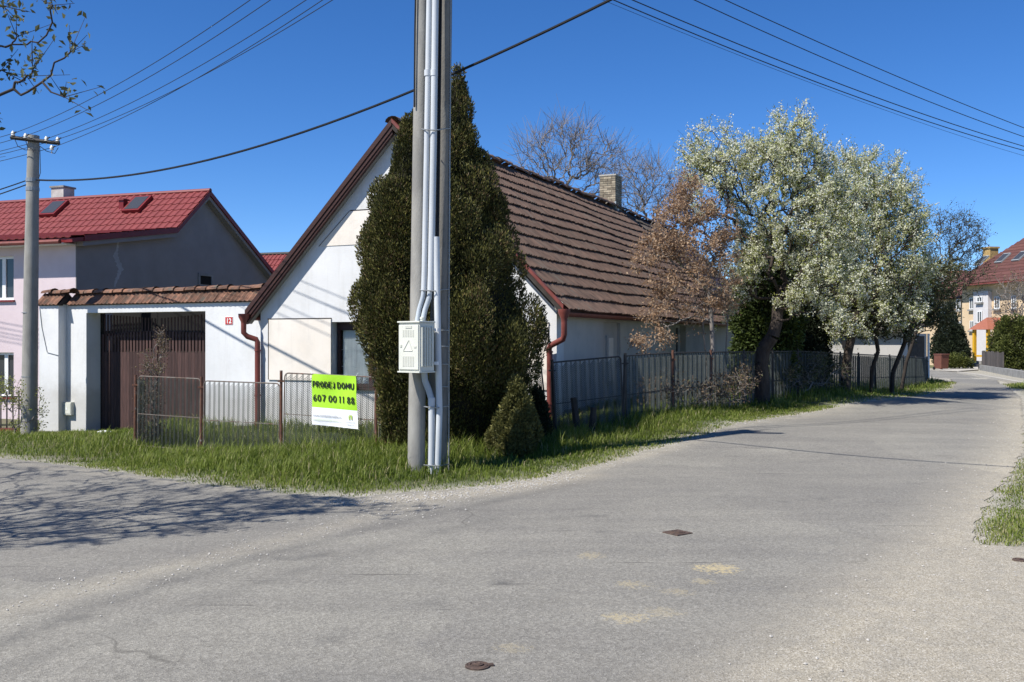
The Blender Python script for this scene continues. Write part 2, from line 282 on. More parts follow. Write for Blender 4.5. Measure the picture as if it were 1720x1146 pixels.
    hh = mathn(t, 'ADD', vo.outputs['Distance'], mathn(t, 'MULTIPLY', vo2.outputs['Distance'], 0.7))
    bump(t, b, hh, 0.35, 0.010); return m

# ------------------------------------------------------------------ mesh helpers
def link(o, parent=None):
    COL.objects.link(o)
    if parent is not None: o.parent = parent
    return o
def thing(name, label, cat, loc=(0,0,0), rz=0.0, group=None):
    o = bpy.data.objects.new(name, None); o.empty_display_size = 0.2; link(o); o.location = loc; o.rotation_euler = (0,0,rz)
    return tag(o, label, cat, group)
def tag(o, label=None, cat=None, group=None, kind=None):
    if label: o['label'] = label
    if cat: o['category'] = cat
    if group: o['group'] = group
    if kind: o['kind'] = kind
    return o
def npmesh(name, V, polys, m=None, parent=None, rnd=None, smooth=False):
    """V (n,3); polys (k,3) or (k,4) array"""
    me = bpy.data.meshes.new(name); V = np.ascontiguousarray(V, np.float32); polys = np.ascontiguousarray(polys, np.int32)
    k, s = polys.shape
    me.vertices.add(len(V)); me.vertices.foreach_set('co', V.ravel())
    me.loops.add(k*s); me.loops.foreach_set('vertex_index', polys.ravel())
    me.polygons.add(k); me.polygons.foreach_set('loop_start', np.arange(0, k*s, s, dtype=np.int32))
    me.polygons.foreach_set('loop_total', np.full(k, s, np.int32))
    me.polygons.foreach_set('use_smooth', np.full(k, smooth, bool))
    if rnd is not None:
        a = me.attributes.new('rnd', 'FLOAT', 'POINT'); a.data.foreach_set('value', np.ascontiguousarray(rnd, np.float32))
    me.update(calc_edges=True)
    if m is not None: me.materials.append(m)
    return link(bpy.data.objects.new(name, me), parent)
class MB:
    def __init__(s): s.v = []; s.f = []
    def box(s, x0, x1, y0, y1, z0, z1):
        n = len(s.v)
        s.v += [(x0,y0,z0),(x1,y0,z0),(x1,y1,z0),(x0,y1,z0),(x0,y0,z1),(x1,y0,z1),(x1,y1,z1),(x0,y1,z1)]
        s.f += [tuple(n+i for i in q) for q in ((3,2,1,0),(4,5,6,7),(0,1,5,4),(1,2,6,5),(2,3,7,6),(3,0,4,7))]; return s
    def poly(s, pts): n = len(s.v); s.v += [tuple(p) for p in pts]; s.f.append(tuple(range(n, n+len(pts)))); return s
    def prism(s, pts, off):                               # polygon pts extruded by vector off
        n = len(s.v); k = len(pts); o = Vector(off)
        s.v += [tuple(p) for p in pts] + [tuple(Vector(p)+o) for p in pts]
        s.f.append(tuple(range(n, n+k))); s.f.append(tuple(range(n+2*k-1, n+k-1, -1)))
        for i in range(k): j = (i+1) % k; s.f.append((n+i, n+k+i, n+k+j, n+j))
        return s
    def tube(s, pts, r, n=8, cap=True):
        pts = [Vector(p) for p in pts]; k = len(pts); rs = r if isinstance(r, (list, tuple)) else [r]*k
        st = len(s.v); prev = None
        for i, p in enumerate(pts):
            d = (pts[min(i+1, k-1)] - pts[max(i-1, 0)]).normalized()
            ref = prev if prev is not None else (Vector((0,0,1)) if abs(d.z) < 0.9 else Vector((1,0,0)))
            a = (ref - d*ref.dot(d)).normalized(); b = d.cross(a); prev = a
            for j in range(n):
                t = 2*math.pi*j/n; s.v.append(tuple(p + (a*math.cos(t) + b*math.sin(t))*rs[i]))
        for i in range(k-1):
            for j in range(n):
                j2 = (j+1) % n; s.f.append((st+i*n+j, st+i*n+j2, st+(i+1)*n+j2, st+(i+1)*n+j))
        if cap:
            s.f.append(tuple(st+j for j in reversed(range(n)))); s.f.append(tuple(st+(k-1)*n+j for j in range(n)))
        return s
    def lathe(s, prof, c=(0,0,0), n=16):                  # prof [(r,z)]
        st = len(s.v)
        for r, z in prof:
            for j in range(n):
                t = 2*math.pi*j/n; s.v.append((c[0]+r*math.cos(t), c[1]+r*math.sin(t), c[2]+z))
        for i in range(len(prof)-1):
            for j in range(n):
                j2 = (j+1) % n; s.f.append((st+i*n+j, st+i*n+j2, st+(i+1)*n+j2, st+(i+1)*n+j))
        s.f.append(tuple(st+j for j in reversed(range(n)))); s.f.append(tuple(st+(len(prof)-1)*n+j for j in range(n)))
        return s
    def mesh(s, name, m):
        me = bpy.data.meshes.new(name); me.from_pydata(s.v, [], s.f); me.update()
        if m is not None: me.materials.append(M[m] if isinstance(m, str) else m)
        return me
    def build(s, name, m, parent=None, smooth=False, bevel=0.0):
        me = s.mesh(name, m)
        if bevel:
            bm = bmesh.new(); bm.from_mesh(me)
            bmesh.ops.bevel(bm, geom=bm.edges[:], offset=bevel, segments=2, affect='EDGES', profile=0.6)
            bm.to_mesh(me); bm.free()
        if smooth:
            me.polygons.foreach_set('use_smooth', np.ones(len(me.polygons), bool))
            try: me.set_sharp_from_angle(angle=math.radians(40))
            except Exception: pass
        return link(bpy.data.objects.new(name, me), parent)
def B(name, m, parent, *a, bevel=0.0): return MB().box(*a).build(name, m, parent, bevel=bevel)
def inst(name, me, parent=None, loc=(0,0,0), rot=(0,0,0), scale=(1,1,1)):
    o = bpy.data.objects.new(name, me); link(o, parent); o.location = loc; o.rotation_euler = rot; o.scale = scale; return o
def copy_tree(o, parent=None):
    c = o.copy(); COL.objects.link(c); c.parent = parent
    for ch in [x for x in bpy.data.objects if x.parent is o]: copy_tree(ch, c)
    return c
def text_mesh(body, size, m, offset=0.0, align='LEFT'):
    cu = bpy.data.curves.new('txt', 'FONT'); cu.body = body; cu.size = size; cu.offset = offset; cu.align_x = align; cu.resolution_u = 3
    o = bpy.data.objects.new('txt', cu); COL.objects.link(o)
    dg = bpy.context.evaluated_depsgraph_get(); me = bpy.data.meshes.new_from_object(o.evaluated_get(dg))
    bpy.data.objects.remove(o); bpy.data.curves.remove(cu); me.materials.clear(); me.materials.append(M[m]); return me
def wavy(y, amp=1.0):
    return amp*(0.5*math.sin(y*1.7+0.6)+0.3*math.sin(y*3.9+2.1)+0.2*math.sin(y*0.6+1.0))

# ------------------------------------------------------------------ foliage helpers
def leaf_cloud(pts, size, rnd, up=0.0, out=None, outw=0.0, aspect=0.5, seed=0, spread=1.0):
    """one bent rhombic leaf (two triangles) at each point"""
    r = np.random.default_rng(seed); n = len(pts)
    d = r.normal(size=(n,3))*spread; d[:,2] += up
    if out is not None: d += out*outw
    d /= np.linalg.norm(d, axis=1, keepdims=True) + 1e-9
    q = r.normal(size=(n,3)); q -= d*(q*d).sum(1, keepdims=True); q /= np.linalg.norm(q, axis=1, keepdims=True) + 1e-9
    nn = np.cross(d, q)
    s = (size*(0.65+0.7*r.random(n)))[:,None] if np.ndim(size) == 0 else (size*(0.65+0.7*r.random(n)))[:,None]
    a = pts; b = pts + d*s*0.55 + q*s*aspect*0.5 + nn*s*0.12; c = pts + d*s; e = pts + d*s*0.55 - q*s*aspect*0.5 + nn*s*0.12
    V = np.stack([a,b,c,e], 1).reshape(-1,3)
    T = (np.arange(n)*4)[:,None] + np.array([0,1,2,0,2,3])
    return V, T.reshape(-1,3), np.repeat(rnd, 4)
def cloud_obj(name, m, parent, *a, **k):
    V, T, R = leaf_cloud(*a, **k); return npmesh(name, V, T, M[m], parent, R)
def frusta(A, Bp, ra, rb, n=5):
    """tapered n-sided tubes for all edges at once"""
    d = Bp - A; L = np.linalg.norm(d, axis=1, keepdims=True); d = d/np.maximum(L, 1e-6)
    ref = np.where(np.abs(d[:,2:3]) < 0.9, np.array([[0,0,1.0]]), np.array([[1.0,0,0]]))
    x = np.cross(d, ref); x /= np.linalg.norm(x, axis=1, keepdims=True); y = np.cross(d, x)
    t = np.arange(n)*2*math.pi/n
    ring = x[:,None,:]*np.cos(t)[None,:,None] + y[:,None,:]*np.sin(t)[None,:,None]
    V = np.concatenate([A[:,None]+ring*ra[:,None,None], Bp[:,None]+ring*rb[:,None,None]], 1)
    base = (np.arange(len(A))*2*n)[:,None,None]
    j = np.arange(n); j2 = (j+1) % n
    q = np.stack([j, j2, n+j2, n+j], 1)[None]
    return V.reshape(-1,3), (base+q).reshape(-1,4)
def skeleton(trunk, targets, seed=0, rtip=0.006, expo=2.4, pathw=0.35, sub=2, jit=0.10, arch=0.05):
    """grows branches from a trunk polyline out to every target; returns nodes, parents, radii, tip ids"""
    r = np.random.default_rng(seed)
    N = [np.array(p, float) for p in trunk]; par = [-1]+list(range(len(trunk)-1))
    pl = [0.0]
    for i in range(1, len(N)): pl.append(pl[-1]+np.linalg.norm(N[i]-N[i-1]))
    pl0 = [0.35*x for x in pl]; free = [i >= len(trunk)//2 for i in range(len(trunk))]
    tip = np.array(trunk[-1]); order = np.argsort(np.linalg.norm(targets - tip, axis=1)); pl = pl0
    cap = len(N)+len(targets)*(sub+1)+5
    A = np.zeros((cap,3)); L = np.full(cap, 1e9); k = len(N); A[:k] = N
    for i in range(k):
        if free[i]: L[i] = pl[i]
    tips = []
    for ti in order:
        p = targets[ti]; dd = A[:k]-p; dist = np.sqrt((dd*dd).sum(1))
        cost = dist + pathw*L[:k] + 0.5*np.maximum(0, dd[:,2])
        i = int(np.argmin(cost)); q = A[i].copy(); last = i; seg = p-q; ln = np.linalg.norm(seg)
        base_l = L[i] if L[i] < 1e8 else 0
        for s in range(1, sub+1):
            f = s/(sub+1); m = q+seg*f+r.normal(size=3)*ln*jit*(1-abs(2*f-1)*0.5); m[2] += arch*ln*math.sin(math.pi*f)
            A[k] = m; par.append(last); L[k] = base_l+ln*f; last = k; k += 1
        A[k] = p; par.append(last); L[k] = base_l+ln; tips.append(k); k += 1
    A = A[:k]; par = np.array(par)
    rad = np.zeros(k); acc = np.zeros(k); nch = np.zeros(k, int)
    for i in range(1, k): nch[par[i]] += 1
    for i in range(k-1, -1, -1):
        rad[i] = rtip if acc[i] == 0 else acc[i]**(1/expo)
        if par[i] >= 0: acc[par[i]] += rad[i]**expo
    tips = [i for i in range(k) if nch[i] == 0]
    return A, par, rad, np.array(tips)
def limb_mesh(A, par, rad, n=5, rmax=None):
    e = np.arange(len(A))[par >= 0]; ra = rad[par[e]].copy(); rb = rad[e].copy()
    ra = np.minimum(ra, rb*1.9+0.006)
    if rmax: ra = np.minimum(ra, rmax); rb = np.minimum(rb, rmax)
    return frusta(A[par[e]], A[e], ra, rb, n)
def merge(parts):
    V = []; Q = []; o = 0
    for v, q in parts: V.append(v); Q.append(q+o); o += len(v)
    return np.concatenate(V), np.concatenate(Q)
def blob_pts(blobs, n, seed=0, shell=0.35):
    """points inside ellipsoids given as (px, py, depth, rx_px, ry_px[, depth radius factor])"""
    r = np.random.default_rng(seed); wts = np.array([b[3]*b[4]*b[2]**2 for b in blobs], float); wts /= wts.sum()
    out = []
    for b, c in zip(blobs, r.multinomial(n, wts)):
        u = r.normal(size=(c,3)); u /= np.linalg.norm(u, axis=1, keepdims=True); rr = (shell+(1-shell)*r.random(c))**0.6
        s = b[2]/F; fd = b[5] if len(b) > 5 else 1.0
        C = np.array(P(b[0], b[1], b[2])); out.append(C+u*rr[:,None]*np.array([b[3]*s, b[3]*s*fd, b[4]*s]))
    return np.concatenate(out)
def twigs(A, par, tips, per, ln, seed=0, up=0.3, outw=0.7):
    """short twigs from tip nodes: returns start, end points"""
    r = np.random.default_rng(seed); d0 = A[tips]-A[par[tips]]; d0 /= np.linalg.norm(d0, axis=1, keepdims=True)+1e-9
    S = np.repeat(A[tips], per, 0); D = np.repeat(d0, per, 0)*outw+r.normal(size=(len(tips)*per,3))*0.55; D[:,2] += up
    D /= np.linalg.norm(D, axis=1, keepdims=True); E = S+D*(ln*(0.4+0.9*r.random(len(S))))[:,None]
    return S, E
def clusters(S, E, kc, m, jit, seed=0):
    r = np.random.default_rng(seed); t = r.random((len(S), kc, 1)); c = (S[:,None]+(E-S)[:,None]*t).reshape(-1,3)
    return np.repeat(c, m, 0)+r.normal(size=(len(c)*m,3))*jit
def along(S, E, k, jit, seed=0):
    r = np.random.default_rng(seed); t = r.random((len(S), k, 1))
    return (S[:,None]+(E-S)[:,None]*t+r.normal(size=(len(S),k,3))*jit).reshape(-1,3)
# ================================================================== THE SETTING
# asphalt outline: junction of the main road and the side lane, from points seen at its edges
edge_px = [(-330,742),(-180,752),(0,771),(120,783),(230,799),(330,814),(430,825),(520,834),(590,838),(640,832),(700,826),(770,824),(840,817),
           (920,802),(1000,784),(1100,756),(1200,727),(1300,703),(1400,686),(1500,671),(1570,660),(1600,653)]
EDGE = [G(*p) for p in edge_px]
left_line = [(-60, 28.0), (-30, 21.5)] + EDGE + [(17.2, 38.0), (20.5, 46.0), (22.5, 54.0), (22.0, 64.0), (10.0, 90.0)]
right_line = [(16.0, 92.0), (26.5, 66.0), (26.0, 57.0), (22.2, 45.0), (19.6, 39.5), (14.5, 28.0), (10.9, 21.0)] + \
             [G(*p) for p in [(1722,757),(1694,800),(1655,850),(1634,900),(1642,918)]] + [(5.2, 8.1), (9.0, 7.4), (30.0, 6.5), (30.0, -6.0), (-60.0, -6.0)]
def densify(pl, step):
    o = []
    for a, b in zip(pl[:-1], pl[1:]):
        L = math.hypot(b[0]-a[0], b[1]-a[1]); st = step if min(a[1], b[1]) < 40 and min(a[1],b[1]) > 3 else 3.0
        k = max(1, int(L/st))
        o += [(a[0]+(b[0]-a[0])*i/k, a[1]+(b[1]-a[1])*i/k) for i in range(k)]
    return o
outline = densify(left_line + right_line + [left_line[0]], 0.14)
rr = random.Random(3)
outline = [(x+rr.uniform(-.045,.045), y+rr.uniform(-.045,.045)) if y > 5 and y < 45 else (x, y) for x, y in outline]
OUT = np.array(outline)
def inside(x, y, poly=OUT):
    x = np.asarray(x); y = np.asarray(y); c = np.zeros(x.shape, bool); x0, y0 = poly[-1]
    for x1, y1 in poly:
        if y0 != y1:
            m = ((y1 > y) != (y0 > y)) & (x < (x0-x1)*(y-y1)/(y0-y1)+x1)
            c ^= m
        x0, y0 = x1, y1
    return c
def dist_poly(x, y, pl):
    x = np.asarray(x, float); y = np.asarray(y, float); d = np.full(x.shape, 1e9)
    for (ax, ay), (bx, by) in zip(pl[:-1], pl[1:]):
        vx, vy = bx-ax, by-ay; t = np.clip(((x-ax)*vx+(y-ay)*vy)/(vx*vx+vy*vy+1e-9), 0, 1)
        d = np.minimum(d, np.hypot(x-ax-t*vx, y-ay-t*vy))
    return d
gx, gy = [], []
for (x0, x1, y0, y1, st) in ((-8, 8, 2, 14, 0.11), (-12, -8, 2, 18, 0.25), (8, 12, 2, 18, 0.25), (-8, 8, 14, 18, 0.2), (-60, -12, -6, 30, 1.0), (12, 30, -6, 18, 1.0), (-12, 12, -6, 2, 1.0), (2, 28, 18, 60, 0.5), (5, 30, 60, 92, 2.0), (-12, 2, 18, 24, 1.0)):
    a, b = np.meshgrid(np.arange(x0, x1, st), np.arange(y0, y1, st)); gx.append(a.ravel()); gy.append(b.ravel())
gx = np.concatenate(gx); gy = np.concatenate(gy)
ok = inside(gx, gy); ok &= dist_poly(gx, gy, outline+[outline[0]]) > 0.06
gx, gy = gx[ok], gy[ok]; gx += RNG.uniform(-.02,.02,len(gx)); gy += RNG.uniform(-.02,.02,len(gy))
pts = [Vector(p) for p in outline] + [Vector((a, b)) for a, b in zip(gx, gy)]
no = len(outline)
cv, _, cf, *_ = delaunay_2d_cdt(pts, [(i, (i+1) % no) for i in range(no)], [list(range(no))], 1, 1e-5)
cv = np.array([(p.x, p.y) for p in cv])
AZ = TZ(cv[:,0], cv[:,1])
SANDPX = [(1205,957,36,9,.95),(1050,1040,38,10,.6),(993,935,22,6,.4),(1065,984,30,7,.4),(1138,996,26,6,.35),(1185,978,26,5,.4),(860,1090,34,9,.25),(1110,1030,40,9,.3)]
SAND = []
for (px, py, rx, ry, st) in SANDPX:
    c = G(px, py); SAND.append((c[0], c[1], rx*c[1]/F, ry*c[1]**2/(F*EYE), st))
M['asphalt'] = asphalt_mat(SAND); M['ground'] = ground_mat()
cf3 = np.array([f for f in cf if len(f) == 3], np.int32)
road = npmesh('road', np.column_stack([cv, AZ+0.007]), cf3, M['asphalt'], smooth=True); tag(road, kind='structure')
bandA = [G(*p) for p in [(560,846),(640,842),(720,836),(840,822),(960,800)]]
bandB = [G(*p) for p in [(-60,1050),(0,1029),(244,964),(448,915),(620,870),(760,838),(900,812)]]
bandC = [G(*p) for p in [(1200,1300),(1345,1146),(1500,1010),(1600,930),(1655,850),(1722,745)]]+[(10.9,21.0),(14.5,28)]
bandD = [G(*p) for p in [(0,775),(230,803),(430,829),(560,842)]]
bandE = [G(*p) for p in [(920,806),(1000,788),(1100,760),(1200,731),(1300,706),(1400,689),(1560,664)]]
x, y = cv[:,0], cv[:,1]
du = np.zeros(len(x))
def add(b, wdt, amt, p=1.5): 
    global du
    du = np.maximum(du, amt*np.exp(-(dist_poly(x, y, b)/wdt)**p))
add(bandA, 0.42, 0.9); add(bandB, 0.26, 0.45); add(bandC, 0.55, 0.95); add(bandD, 0.18, 0.5); add(bandE, 0.20, 0.65)
rs = [G(*p) for p in [(1345,1146),(1500,1010),(1600,930),(1655,850)]]
side = np.array(rs + [(6, 8.3), (9, 7.5), (9, 2.4), (2.4, 2.4)])
du = np.maximum(du, inside(x, y, side)*0.9)
du = np.maximum(du, 0.12)
tr_ = np.zeros(len(x))
for b_, w_, m_ in (([G(*p) for p in [(0,1085),(90,1045),(300,975),(480,925),(640,885),(800,850),(960,815)]], .10, .55), ([G(*p) for p in [(0,1130),(150,1075),(420,985),(640,920),(830,872)]], .09, .35), ([G(*p) for p in [(470,940),(510,938),(548,932)]], .05, .9), ([G(*p) for p in [(75,1055),(110,1046),(150,1038)]], .06, .9), ([G(*p) for p in [(910,872),(960,870),(1030,866)]], .03, .8), ([G(*p) for p in [(1300,846),(1350,842),(1410,836)]], .03, .6), ([G(*p) for p in [(840,980),(850,981)]], .05, .9), ([G(*p) for p in [(715,1018),(725,1019)]], .05, .9), ([G(*p) for p in [(540,1077),(570,1079)]], .04, .9), ([G(*p) for p in [(1010,895),(1030,893)]], .03, .9)):
    tr_ = np.maximum(tr_, m_*np.exp(-(dist_poly(x, y, b_)/w_)**2))
a = road.data.attributes.new('track', 'FLOAT', 'POINT'); a.data.foreach_set('value', tr_.astype(np.float32))
a = road.data.attributes.new('dust', 'FLOAT', 'POINT'); a.data.foreach_set('value', np.clip(du, 0, 1).astype(np.float32))
# ground sheet out to the horizon, finer close by
xs = np.concatenate([np.linspace(-900,-60,12)[:-1], np.arange(-60,-14,4.0), np.arange(-14,24,0.5), np.arange(24,64,4.0), np.linspace(64,900,12)])
ys = np.concatenate([np.array([-60,-30,-12,-6,-2.]), np.arange(0,42,0.5), np.arange(42,120,4.0), np.linspace(122,1200,12)])
X, Y = np.meshgrid(xs, ys); Z = TZ(X, Y)
nx_, ny_ = len(xs), len(ys); idx = np.arange(nx_*ny_).reshape(ny_, nx_)
Q = np.stack([idx[:-1,:-1], idx[:-1,1:], idx[1:,1:], idx[1:,:-1]], -1).reshape(-1,4)
ins = inside(X, Y); Zg = Z - 0.015*(ins & (dist_poly(X.ravel(), Y.ravel(), outline+[outline[0]]).reshape(X.shape) > 0.75))
ground = npmesh('ground', np.column_stack([X.ravel(), Y.ravel(), Zg.ravel()]), Q, M['ground'], smooth=True); tag(ground, kind='structure')
gr = np.exp(-(dist_poly(X.ravel(), Y.ravel(), outline+[outline[0]])/0.35)**2)
rv = np.array([G(*p) for p in [(1722,757),(1634,900),(1642,918),(1720,918)]]+[(9,8.0),(14,28)])
gr = np.maximum(gr, 0.35*((X.ravel() > 3.5) & (Y.ravel() < 30) & (X.ravel() > 4+0.33*(Y.ravel()-8)) & ~ins.ravel()))
far_gr = (Y.ravel() > 38) & (X.ravel() > 18) & (X.ravel() < 40) & (Y.ravel() < 75); gr = np.maximum(gr, 0.8*far_gr)
a = ground.data.attributes.new('gravel', 'FLOAT', 'POINT'); a.data.foreach_set('value', gr.astype(np.float32))
def ground_z(x, y): return tz(x, y)

# loose grit swept to the edges of the junction
def pebbles(name, line, wdt, n, smin, smax, seed, label):
    r = np.random.default_rng(seed); seg = np.array(line); L = np.hypot(*(seg[1:]-seg[:-1]).T); cum = np.concatenate([[0], np.cumsum(L)])
    t = r.random(n)*cum[-1]; i = np.clip(np.searchsorted(cum, t)-1, 0, len(L)-1); f = (t-cum[i])/L[i]
    p = seg[i]+(seg[i+1]-seg[i])*f[:,None]+r.normal(size=(n,2))*wdt
    s = smin+(smax-smin)*r.random(n)**3
    oc = np.array([(1,0,0),(0,1,0),(-1,0,0),(0,-1,0),(0,0,.7),(0,0,-.7)])
    V = oc[None]*(0.7+0.6*r.random((n,6,1)))*s[:,None,None]
    an = r.random(n)*6.28; c, sn = np.cos(an), np.sin(an); V = np.stack([V[...,0]*c[:,None]-V[...,1]*sn[:,None], V[...,0]*sn[:,None]+V[...,1]*c[:,None], V[...,2]], -1)
    V += np.column_stack([p, TZ(p[:,0], p[:,1])+0.007+s*0.3])[:,None]
    T = np.array([(0,1,4),(1,2,4),(2,3,4),(3,0,4),(1,0,5),(2,1,5),(3,2,5),(0,3,5)])
    o = npmesh(name, V.reshape(-1,3), ((np.arange(n)*6)[:,None,None]+T).reshape(-1,3), M['stone'])
    tag(o, label, 'gravel', kind='stuff')
pebbles('loose_gravel', bandA, 0.16, 1500, .004, .017, 1, 'loose pale gravel swept along the verge below the twin concrete poles')
pebbles('loose_gravel', bandB, 0.30, 800, .004, .014, 2, 'thin scatter of grit across the mouth of the side lane')
pebbles('loose_gravel', bandC, 0.32, 1300, .004, .014, 3, 'tan gravel along the right-hand edge of the road')
pebbles('loose_gravel', bandE, 0.12, 900, .004, .015, 4, 'gravel line between asphalt and the long grass verge')

# ================================================================== COTTAGE
HF = Frame(-5.47, 21.0, 0.908, -0.419)
W = 7.05; HALF = 3.52
house = thing('cottage', 'long white single-storey cottage with steep brown tiled roof behind the conifer', 'house', (HF.O[0], HF.O[1], 0), HF.rot)
EAVE = 2.42; TAN = 1.025; TH = math.atan(TAN); RZ = EAVE + HALF*TAN; LEN = 21.0
def roof_z(a): return RZ - abs(a-HALF)*TAN
# window opening and panels in the gable, read off the picture
wa0, wz1 = HF.hit(562, 541); wa1, wz0 = HF.hit(642, 652)
pa0, pz1 = HF.hit(453, 537); pa1, pz0 = HF.hit(557, 640)
wa0i = pa1; ga0, ga1 = 0.12, W-0.12
gw = MB()
def gable_strip(m, a0, a1, z0, z1, y0, y1): m.box(a0, a1, y0, y1, z0, z1)
wb = [(ga0, wa0i), (wa0i, wa1), (wa1, ga1)]
gable_strip(gw, ga0, wa0i, -1.0, wz1, 0, .35); gable_strip(gw, wa1, ga1, -1.0, wz1, 0, .35); gable_strip(gw, wa0i, wa1, -1.0, wz0, 0, .35)
gw.prism([(ga0,0,wz1),(ga1,0,wz1),(ga1,0,roof_z(ga1)-.08),(HALF,0,RZ-.1),(ga0,0,roof_z(ga0)-.08)], (0,.35,0))
gw.build('gable_wall', 'plaster', house)
B('plaster_panel', 'cream', house, pa0, pa1-.002, -.028, 0.0, pz0, pz1)
MB().prism([(pa0-.03,-.03,pz1),(pa1,-.03,pz1),(pa1,-.03,pz1+.022),(pa0-.03,-.03,pz1+.022)], (0,.03,0)).build('panel_edge', 'darkwood', house)
B('panel_edge', 'darkwood', house, pa0-.022, pa0-.002, -.03, 0.0, pz0, pz1-.002)
# upper cream field with a dark scored line
ua, uz = HF.hit(588, 355); la, lz = HF.hit(537, 414)
MB().prism([(la,-.012,lz),(HALF+1.6,-.012,lz),(HALF+1.6,-.012,uz),(ua,-.012,uz)], (0,.012,0)).build('plaster_panel', 'cream', house)
MB().box(ua, HALF+1.6, -.016, 0, uz+.001, uz+.02).build('panel_edge', 'darkwood', house)
MB().prism([(la-.02,-.016,lz),(la,-.016,lz),(ua,-.016,uz),(ua-.02,-.016,uz)], (0,.016,0)).build('panel_edge', 'darkwood', house)
# right cream panel beside the downpipe, and a blind recess above it
ra0, rz1 = HF.hit(868, 544); ra1, rz0 = HF.hit(922, 655)
B('plaster_panel', 'cream', house, ra0, ra1, -.028, 0, rz0, rz1)
B('panel_edge', 'darkwood', house, ra0, ra1+.01, -.034, 0, rz1+.001, rz1+.022)
# gable window
win = B('window', 'darkvoid', house, wa0i+.004, wa1-.004, .30, .345, wz0+.004, wz1-.004)
wm = MB(); fw = .07
for (x0,x1,z0,z1) in ((wa0i+.03,wa0i+.03+fw,wz0,wz1-.01),(wa1-fw,wa1-.002,wz0,wz1-.01),(wa0i+.03+fw,wa1-fw,wz1-.16,wz1-.01),(wa0i+.03+fw,wa1-fw,wz0,wz0+fw)): wm.box(x0,x1,.16,.24,z0,z1)
wm.build('frame', 'brownwood', win)
mid = (wa0i+wa1)/2+.02
B('mullion', 'brownwood', win, mid+.16, mid+.25, .17, .235, wz0+fw, wz1-.16)
B('curtain', 'curtain', win, wa0i+.12, wa1-.08, .235, .25, wz0+fw, wz1-.17)
gl = MB()
for k in range(1,3): gl.box(wa0i+.1, wa1-fw, .2175, .2215, wz0+fw+(wz1-wz0-.3)*k/3, wz0+fw+(wz1-wz0-.3)*k/3+.010)
for k in range(1,3): xx = wa0i+.1+(wa1-fw-wa0i-.1)*k/3; gl.box(xx, xx+.010, .2175, .2210, wz0+fw, wz1-.16)
gl.build('glazing_bar', 'curtain', win)
gm, gt_, gb = base_mat('clear_glass'); gb.inputs['Base Color'].default_value = (.9,.95,.95,1); gb.inputs['Roughness'].default_value = .03
gb.inputs['Transmission Weight'].default_value = 1.0; gb.inputs['IOR'].default_value = 1.1; M['clear'] = gm
B('pane', 'clear', win, wa0i+.1, wa1-fw, .212, .216, wz0+fw, wz1-.16)
B('sill', 'brownwood', win, wa0i+.0, wa1, -.05, .16, wz0-.05, wz0)
# long wall with blind window and real window
lw = MB(); ax = W-.12
def LWB(px, py): return HF.hita(px, py, ax)
b0, z1 = LWB(1013, 541); b1, _ = LWB(1042, 541); b2, z2 = LWB(1135, 546); b3, _ = LWB(1152, 546)
EZ = roof_z(ax)-.05
lw.box(ax-.35, ax, .351, b0, -1, EZ); lw.box(ax-.35, ax, b0, b1, z1, EZ); lw.box(ax-.35, ax-.07, b0, b1, -1, z1)
lw.box(ax-.35, ax, b1, b2, -1, EZ); lw.box(ax-.35, ax, b2, b3, z2, EZ); lw.box(ax-.35, ax, b2, b3, -1, .95); lw.box(ax-.35, ax, b3, LEN, -1, EZ)
lw.build('long_wall', 'plaster_shaded', house)
bw = B('blind_window', 'plaster_shaded', house, ax-.07, ax-.03, b0+.35, b1-.35, .85, z1-.28)
B('frame', 'cream', bw, ax-.03, ax-.015, b0+.42, b1-.42, .9, z1-.33)
w2 = B('window', 'darkvoid', house, ax-.28, ax-.24, b2, b3, .95, z2)
for s in (b2, (b2+b3)/2-.03, b3-.06): B('frame', 'white', w2, ax-.23, ax-.17, s, s+.06, .95, z2)
B('frame', 'white', w2, ax-.23, ax-.17, b2+.06, b3-.06, .95, 1.01); B('frame', 'white', w2, ax-.23, ax-.17, b2+.06, b3-.06, z2-.06, z2)
B('pane', 'glass', w2, ax-.21, ax-.20, b2+.06, b3-.06, 1.01, z2-.06)
B('sill', 'gutter', w2, ax-.2, ax+.06, b2-.05, b3+.05, .92, .949)
B('far_gable_wall', 'plaster_shaded', house, .12, W-.12, LEN-.3, LEN-.001, -1, 2.3)
B('rear_wall', 'plaster_shaded', house, .12, .47, .351, LEN-.301, -1, EZ)
B('plinth', 'greystone', house, W-.121, W-.06, .36, LEN, -1, 0.45)
